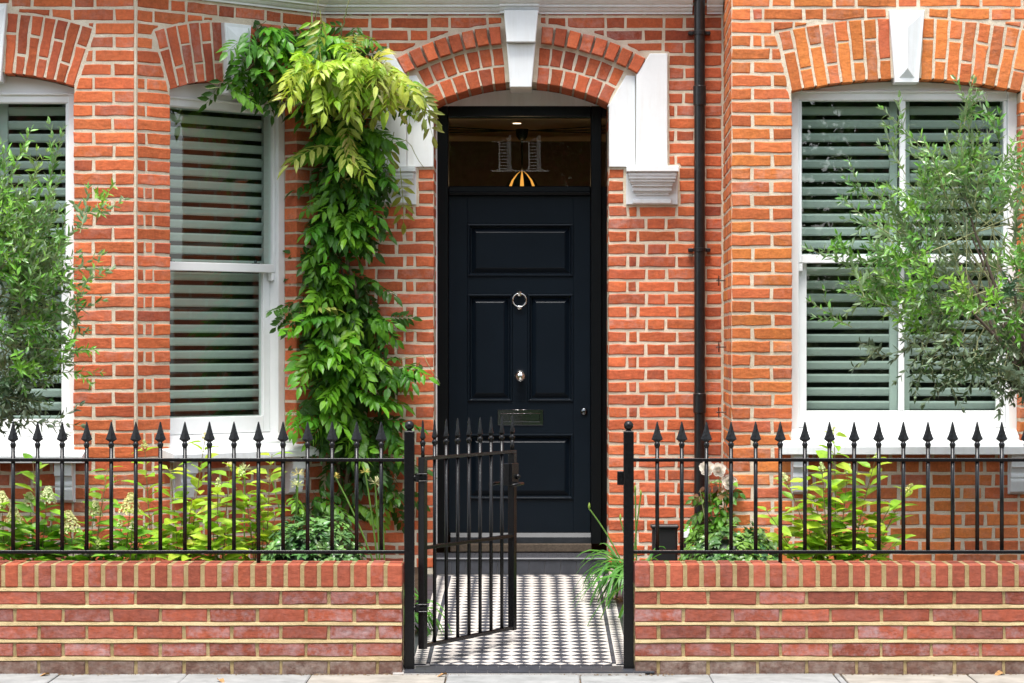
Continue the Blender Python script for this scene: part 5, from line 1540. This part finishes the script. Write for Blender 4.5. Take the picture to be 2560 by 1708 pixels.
# ---- clipped evergreen domes
def cluster(nl, L, W):
    m = MB()
    for i in range(nl):
        a = 2*math.pi*i/nl + rnd.uniform(-0.4, 0.4)
        blade(m, Vector((0, 0, 0)) + rv(0.008), Vector((math.cos(a), math.sin(a), rnd.uniform(0.0, 0.8))), UPV + rv(0.3), L*rnd.uniform(0.8, 1.15), W*rnd.uniform(0.85, 1.15), 0.25, 0.35)
    me_ = m.mesh('leaf_cluster'); me_.materials.append(M['leaf_gloss']); return me_
CLU = [cluster(8, 0.036, 0.019) for _ in range(6)]
def dome(pxc, py_top, hw_px, d, label, cols, n=270):
    x = px_x(pxc, d); R = hw_px * d / F; zt = px_z(py_top, d); zb = 0.20; H = zt - zb
    t = thing('clipped_shrub', (x, d, zb), label, 'shrub', 'clipped evergreen shrubs')
    for i in range(n):
        ph = rnd.uniform(0, 2*math.pi); u = rnd.random(); el = math.asin(u**0.7)
        ce = math.cos(el)**0.6; q = Vector((math.cos(ph)*ce, math.sin(ph)*ce, math.sin(el)))
        if q.y > 0.45: q.y *= -1
        k = rnd.uniform(0.86, 1.03)
        p = Vector((x + q.x*R*k, d + q.y*R*k, zb + q.z*H*k + 0.005))
        put('leaf_cluster', rnd.choice(CLU), None, t, basis(p, q.orthogonal() + rv(0.4), Vector((q.x, q.y, q.z + 0.35)) + rv(0.35), rnd.uniform(0.85, 1.25)), pick(cols))
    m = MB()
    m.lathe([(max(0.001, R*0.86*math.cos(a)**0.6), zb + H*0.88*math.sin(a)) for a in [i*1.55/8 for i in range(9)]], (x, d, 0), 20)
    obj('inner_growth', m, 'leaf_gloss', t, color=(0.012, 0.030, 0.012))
DARK = [(0.065, 0.170, 0.040), (0.11, 0.25, 0.060), (0.17, 0.33, 0.085), (0.045, 0.125, 0.036)]
DARK2 = [(0.065, 0.165, 0.030), (0.11, 0.24, 0.035), (0.04, 0.11, 0.03), (0.16, 0.30, 0.05)]
dome(785, 1300, 140, 12.95, 'dark glossy clipped dome shrub left of the gate', DARK)
dome(1826, 1316, 140, 12.95, 'clipped dome shrub with light tips below the white rose', DARK2)

# ---- agapanthus: straps and spent flower heads
def strap(mb_, p, az, L, W, rise, droop, n=7):
    d = Vector((math.cos(az), math.sin(az), 0)); vs = []; fs = []
    for i in range(n + 1):
        t = i/n; c = Vector(p) + d*(L*t*(1 - 0.15*t)) + Vector((0, 0, rise*L*t - droop*L*t*t))
        w = W*(0.55 + 0.9*t)*(1 - t)**0.55 if t < 1 else 0.0008
        s = Vector((-d.y, d.x, 0)); f = 0.25*w
        vs += [c - s*w/2 + Vector((0, 0, f)), c, c + s*w/2 + Vector((0, 0, f))]
    for i in range(n): fs += [[3*i, 3*i+3, 3*i+4, 3*i+1], [3*i+1, 3*i+4, 3*i+5, 3*i+2]]
    mb_.add(vs, fs)
STRAP = [(0.075, 0.235, 0.045), (0.11, 0.30, 0.055), (0.06, 0.19, 0.04), (0.15, 0.34, 0.07)]
def umbel(n, r):
    m = MB()
    for i in range(n):
        q = rv().normalized(); q.z = abs(q.z)*1.1 - 0.35; q.normalize()
        m.tube([Vector((0, 0, 0)), q*r*0.7], 0.0009, 3, False)
        blade(m, q*r*0.62, q, q.orthogonal(), r*0.55, 0.006, 0.6, 0.0, (0, 0.3, 0.7, 1.0), (0.3, 0.9, 0.9, 0.0))
    me_ = m.mesh('flower_head'); me_.materials.append(M['petal']); return me_
UMB = [umbel(26, 0.042) for _ in range(3)]
def agapanthus(loc, n, label, Lr, heads=(), buds=(), az=(0, 6.283), d_head=None):
    t = thing('agapanthus', loc, label, 'plant', 'agapanthus clumps')
    for i in range(n):
        m = MB(); a = rnd.uniform(*az)
        strap(m, Vector(loc) + Vector((rnd.uniform(-.05, .05), rnd.uniform(-.05, .05), 0)), a, rnd.uniform(*Lr), rnd.uniform(0.026, 0.036), rnd.uniform(0.7, 1.5), rnd.uniform(0.9, 1.7))
        obj('strap_leaf', m, 'leaf', t, True, color=pick(STRAP))
    for (x, y, kd) in list(heads) + list(buds):
        dd_ = loc[1] + rnd.uniform(-0.05, 0.05); tip = P(x, y, dd_); b = Vector(loc) + rv(0.03)
        mid = b.lerp(tip, 0.5) + Vector(((b.x - tip.x)*0.15, 0, 0.02))
        pts = [b*((1-u)**2) + mid*(2*u*(1-u)) + tip*(u*u) for u in [i/6 for i in range(7)]]
        m = MB(); m.tube(pts, 0.0042, 6, False); obj('flower_stalk', m, 'leaf', t, True, color=(0.16, 0.30, 0.06))
        if kd == 'u': put('flower_head', rnd.choice(UMB), None, t, basis(tip, (1, 0, 0), UPV + rv(0.2), rnd.uniform(0.8, 1.0)), pick([(0.72, 0.70, 0.38), (0.66, 0.68, 0.34)]))
        elif kd == 'c': put('flower_head', rnd.choice(UMB), None, t, basis(tip, (1, 0, 0), UPV + rv(0.3), 0.6), pick([(0.70, 0.50, 0.16), (0.72, 0.62, 0.22)]))
        else:
            m = MB(); m.lathe([(0.003, -0.004), (0.007, 0.008), (0.006, 0.02), (0.001, 0.034)], tip, 8); obj('bud', m, 'leaf', t, True, color=(0.30, 0.42, 0.08))
def bz(x, y): return bed_z(x, y)
xa = px_x(1560, 14.3); agapanthus((xa + 0.05, 14.3, 0.20), 95, 'strappy agapanthus spilling over the path by the right gate post', (0.25, 0.40), [], [(1473, 1272, 'b'), (1551, 1300, 'b'), (1588, 1228, 'b'), (1602, 1240, '')])
xa = px_x(1650, 13.5); agapanthus((xa, 13.5, 0.21), 36, 'agapanthus leaves before the black box', (0.34, 0.52))
xa = px_x(955, 13.1); agapanthus((xa, 13.1, 0.21), 20, 'agapanthus with spent yellow flower heads left of the hinge post', (0.26, 0.40), [(913, 1180, 'c'), (938, 1208, 'u'), (838, 1192, 'c'), (953, 1250, '')])
xa = px_x(738, 13.7); agapanthus((xa, 13.7, 0.21), 8, 'agapanthus with two pale flower globes behind the clipped shrub', (0.14, 0.24), [(746, 1185, 'u'), (742, 1213, 'u'), (680, 1198, 'u')])
xa = px_x(608, 13.7); agapanthus((xa, 13.7, 0.21), 6, 'agapanthus with one pale head among the yellow hydrangeas', (0.14, 0.24), [(612, 1172, 'u')])
xa = px_x(1012, 13.3); agapanthus((xa - 0.02, 13.25, bz(xa - 0.02, 13.25)), 30, 'strappy agapanthus beside the path behind the gate hinges', (0.16, 0.32), az=(-1.3, 1.6))

# ---- white rose
rx0, rd = px_x(1785, 14.6), 14.6
rose = thing('rose_bush', (rx0, rd, 0.21), 'rose bush with three white blooms beside the downpipe', 'shrub')
ROSE_ST = [(1770, 1180), (1800, 1190), (1820, 1210), (1750, 1225), (1740, 1290), (1800, 1290), (1826, 1165), (1760, 1270), (1812, 1250)]
RL = []
for _ in range(4):
    m = pinnate(2, 0.075, 0.046, 0.030, 0.4, 0.25); me_ = m.mesh('leaf'); me_.materials.append(M['leaf']); RL.append(me_)
for (x, y) in ROSE_ST:
    tip = P(x, y, rd + rnd.uniform(-0.08, 0.05)); b = Vector((rx0 + rnd.uniform(-.03, .03), rd, 0.21)); mid = b.lerp(tip, 0.5) + rv(0.03)
    pts = [b*((1-u)**2) + mid*(2*u*(1-u)) + tip*(u*u) for u in [i/6 for i in range(7)]]
    m = MB(); m.tube(pts, [0.005 - 0.0025*i/6 for i in range(7)], 5, False); obj('stem', m, 'twig', rose, True)
    for i in range(11):
        u = rnd.uniform(0.3, 1); k = u*6; i0 = min(5, int(k)); p = pts[i0].lerp(pts[i0+1], k - i0); a = rnd.uniform(0, 6.28)
        col = pick([(0.16, 0.06, 0.035), (0.20, 0.10, 0.04)]) if (u > 0.85 and y < 1230 and rnd.random() < 0.6) else pick(GREEN + [(0.13, 0.25, 0.05)])
        put('leaf', rnd.choice(RL), None, rose, basis(p, Vector((math.cos(a), math.sin(a) - 0.4, rnd.uniform(-0.4, 0.4))), UPV + Vector((0, -0.7, 0)) + rv(0.4), rnd.uniform(0.8, 1.15)), col)
for (x, y, r) in ((1768, 1172, 0.040), (1796, 1176, 0.038), (1822, 1208, 0.041)):
    c = P(x, y, rd - 0.10); m = MB()
    ax = Vector((rnd.uniform(-.25, .25), -1, 0.35)).normalized(); b = basis((0, 0, 0), ax.orthogonal(), ax)
    for i in range(46):
        t = (i + 0.5)/46; a = i*2.39996; rr = r*math.sqrt(t); open_ = 0.25 + 1.05*t
        x_ = b @ Vector((math.cos(a)*math.sin(open_), math.sin(a)*math.sin(open_), math.cos(open_)))
        nn = b @ Vector((-math.cos(a)*math.cos(open_), -math.sin(a)*math.cos(open_), math.sin(open_)))
        blade(m, c + (b @ Vector((math.cos(a)*rr*0.45, math.sin(a)*rr*0.45, 0.010 - 0.012*t))), x_, nn, r*(0.45 + 0.35*t), r*(0.55 + 0.3*t), 0.3, -0.25, (0, 0.35, 0.75, 1.0), (0.4, 0.9, 1.0, 0.55))
    obj('bloom', m, 'petal', rose, True, color=(0.88, 0.83, 0.80))

# ---- small fittings in the right bed
bxp = px_x(1663, 15.2)
m = MB(); f15 = flat(15.2); m.box(f15, px_x(1631, 15.2), px_x(1694, 15.2), px_z(1414, 15.2), px_z(1317, 15.2), -0.10, 0.0, 0.012); m.box(f15, px_x(1627, 15.2), px_x(1697, 15.2), px_z(1322, 15.2), px_z(1313, 15.2), -0.11, 0.012, 0.006)
tag(obj('utility_box', m, 'plastic_k'), 'black lidded box at the foot of the wall beside the downpipe', 'box')
vc = P(1720, 1340, 15.1)
t = thing('vent_cowl', (vc.x, vc.y, 0.2), 'small white capped vent on a black pipe by the downpipe', 'vent')
m = MB(); m.lathe([(0.024, 0.18), (0.024, vc.z)], (vc.x, vc.y, 0), 14); obj('vent_pipe', m, 'plastic_k', t, True)
m = MB(); m.lathe([(0.030, -0.008), (0.031, 0.022), (0.026, 0.036), (0.012, 0.050), (0.010, 0.056), (0.002, 0.058)], vc, 16); obj('vent_cap', m, 'white', t); smooth_by_angle(t.children[-1])
# fallen leaves
for i, (x, y, lb) in enumerate(((1535, 1502, 'brown dry leaf lying on the tiles near the right gate post'), (125, 1690, 'brown dry leaf at the foot of the left wall'), (545, 1703, 'curled dry leaf on the pavement left of the gate'), (1118, 1690, 'brown leaf scrap on the pavement before the gate'), (2510, 1682, 'pale dry leaf at the foot of the right wall'))):
    d = 12.05 if y > 1600 else 13.2
    for _ in range(8):
        z_ = path_z(d) if y < 1600 else -0.012
        d = (ZC - z_) * F / (y - VY)
    d = min(d, 12.07) if y > 1600 else d
    p = Vector((px_x(x, d), d, (path_z(d) if y < 1600 else -0.012) + 0.006))
    m = MB(); a = rnd.uniform(0, 6.28)
    blade(m, p, Vector((math.cos(a), math.sin(a), 0.12)), UPV + rv(0.3), 0.065, 0.034, 0.5, 0.3, (0, 0.3, 0.65, 1.0), (0.1, 1.0, 0.8, 0.0), 0.05)
    tag(obj('dry_leaf', m, 'dry'), lb, 'leaf', 'fallen leaves')

# ================================================================== ACROSS THE STREET (mirrored in the window glass)
m = MB(); m.box(flat(0), -60, 60, -0.15, -0.012, 1.0, 3.2); tag(obj('far_pavement', m, 'paving_g'), kind='structure')
m = MB()
for i in range(5200):
    x = rnd.uniform(-22, 22); y = -4.1 - rnd.random()*0.9; z = rnd.uniform(0.0, 2.2)
    if rnd.random() < 0.5: y = -4.1 + rnd.uniform(-0.05, 0.08)
    blade(m, Vector((x, y, z)), rv(), rv() + Vector((0, 0.6, 0.5)), rnd.uniform(0.08, 0.16), 0.08, 0.2, 0.2)
m.box(flat(0), -22, 22, -0.1, 2.0, 4.2, 5.1)
hedge = tag(obj('hedge', m, 'leaf', color=(0.035, 0.085, 0.02)), 'long clipped hedge across the street, mirrored in the window glass', 'hedge')
m = MB()
for i in range(70):
    q = rv()
    while q.length > 1: q = rv()
    for j in range(230):
        p = q + Vector((rnd.gauss(0, 0.13), rnd.gauss(0, 0.13), rnd.gauss(0, 0.11)))
        blade(m, p, rv(), UPV + rv(0.8), rnd.uniform(0.035, 0.055), rnd.uniform(0.025, 0.040), 0.2, 0.2, (0, 0.5, 1.0), (0.1, 1.0, 0.0))
CROWN = m.mesh('crown'); CROWN.materials.append(M['leaf'])
def street_tree(x, y, H, R, label):
    t = thing('street_tree', (x, y, 0), label, 'tree', 'street trees across the road')
    m = MB(); m.tube([(x, y, -0.05), (x + 0.05, y, 1.2), (x - 0.05, y + 0.1, 2.6), (x, y, H*0.62)], [0.24, 0.19, 0.16, 0.08], 10); 
    for i in range(7):
        a = rnd.uniform(0, 6.28); m.tube([(x, y, 2.2 + 0.3*i), (x + math.cos(a)*R*0.4, y + math.sin(a)*R*0.4, 3.2 + 0.35*i), (x + math.cos(a)*R*0.75, y + math.sin(a)*R*0.75, 3.9 + 0.4*i)], [0.07, 0.05, 0.02], 6)
    obj('trunk', m, 'bark', t, True)
    put('crown', CROWN, None, t, Matrix.Translation((x, y, H*0.60)) @ Matrix.Rotation(rnd.uniform(0, 6.28), 4, 'Z') @ Matrix.Diagonal((R, R, H*0.40, 1)), (0.055, 0.13, 0.022))
street_tree(-6.0, -2.4, 8.0, 3.2, 'broad leafy street tree across the road, reflected in the left windows')
street_tree(-0.9, -2.9, 8.6, 3.3, 'tallest leafy street tree across the road, opposite the front door')
street_tree(5.0, -2.8, 8.4, 3.4, 'leafy street tree across the road, reflected in the right bay window')
street_tree(9.5, 10.6, 7.0, 2.2, 'street tree on the near pavement beyond the right edge, reflected in the angled window')

# ---- unseen terraces added to darken the window reflections; the gap lets sky specks in
def far_house(x0, x1, label):
    y = -9.0; f = Fr((0, y, 0), (-1, 0, 0), (0, 1, 0))
    t = thing('unseen_terrace', ((x0 + x1)/2, y, 0), label, 'house', 'houses across the road')
    m = MB(); m.box(f, -x1, -x0, -0.1, 6.2, -8.0, 0.0); obj('wall', m, 'far_brick', t)
    m = MB(); e = 0.25
    m.add([(x0 - e, y + e, 6.2), (x1 + e, y + e, 6.2), (x1 + e, y - 4, 9.0), (x0 - e, y - 4, 9.0), (x0 - e, y - 8.2, 6.2), (x1 + e, y - 8.2, 6.2)], [(0, 1, 2, 3), (3, 2, 5, 4), (0, 3, 4), (1, 5, 2)])
    obj('roof', m, 'tile_s', t)
    n = int((x1 - x0) / 2.6)
    for i in range(n):
        cx = x0 + (i + 0.5)*(x1 - x0)/n
        for z in (0.9, 3.7):
            m = MB()
            for (a, b, c, d) in ((-0.65, -0.55, 0, 1.8), (0.55, 0.65, 0, 1.8), (-0.549, 0.549, 1.7, 1.8), (-0.549, 0.549, 0, 0.1), (-0.549, 0.549, 0.86, 0.94)):
                m.box(f, -cx + a, -cx + b, z + c, z + d, 0.0, 0.06)
            w = obj('window', m, 'white', t)
            m = MB(); m.box(f, -cx - 0.55, -cx + 0.55, z + 0.1, z + 1.7, -0.01, 0.012); obj('pane', m, 'plastic_k', w)
M['far_brick'] = plain('brick across the road', (0.26, 0.10, 0.06), 0.9, 0.2, var=0.25, nscale=3, bmp=0.004, bscale=40)
far_house(-24.0, 3.3, 'long unseen brick terrace added across the road to darken the window reflections')
far_house(5.7, 26.0, 'second unseen brick terrace across the road, past a gap left for sky reflections')
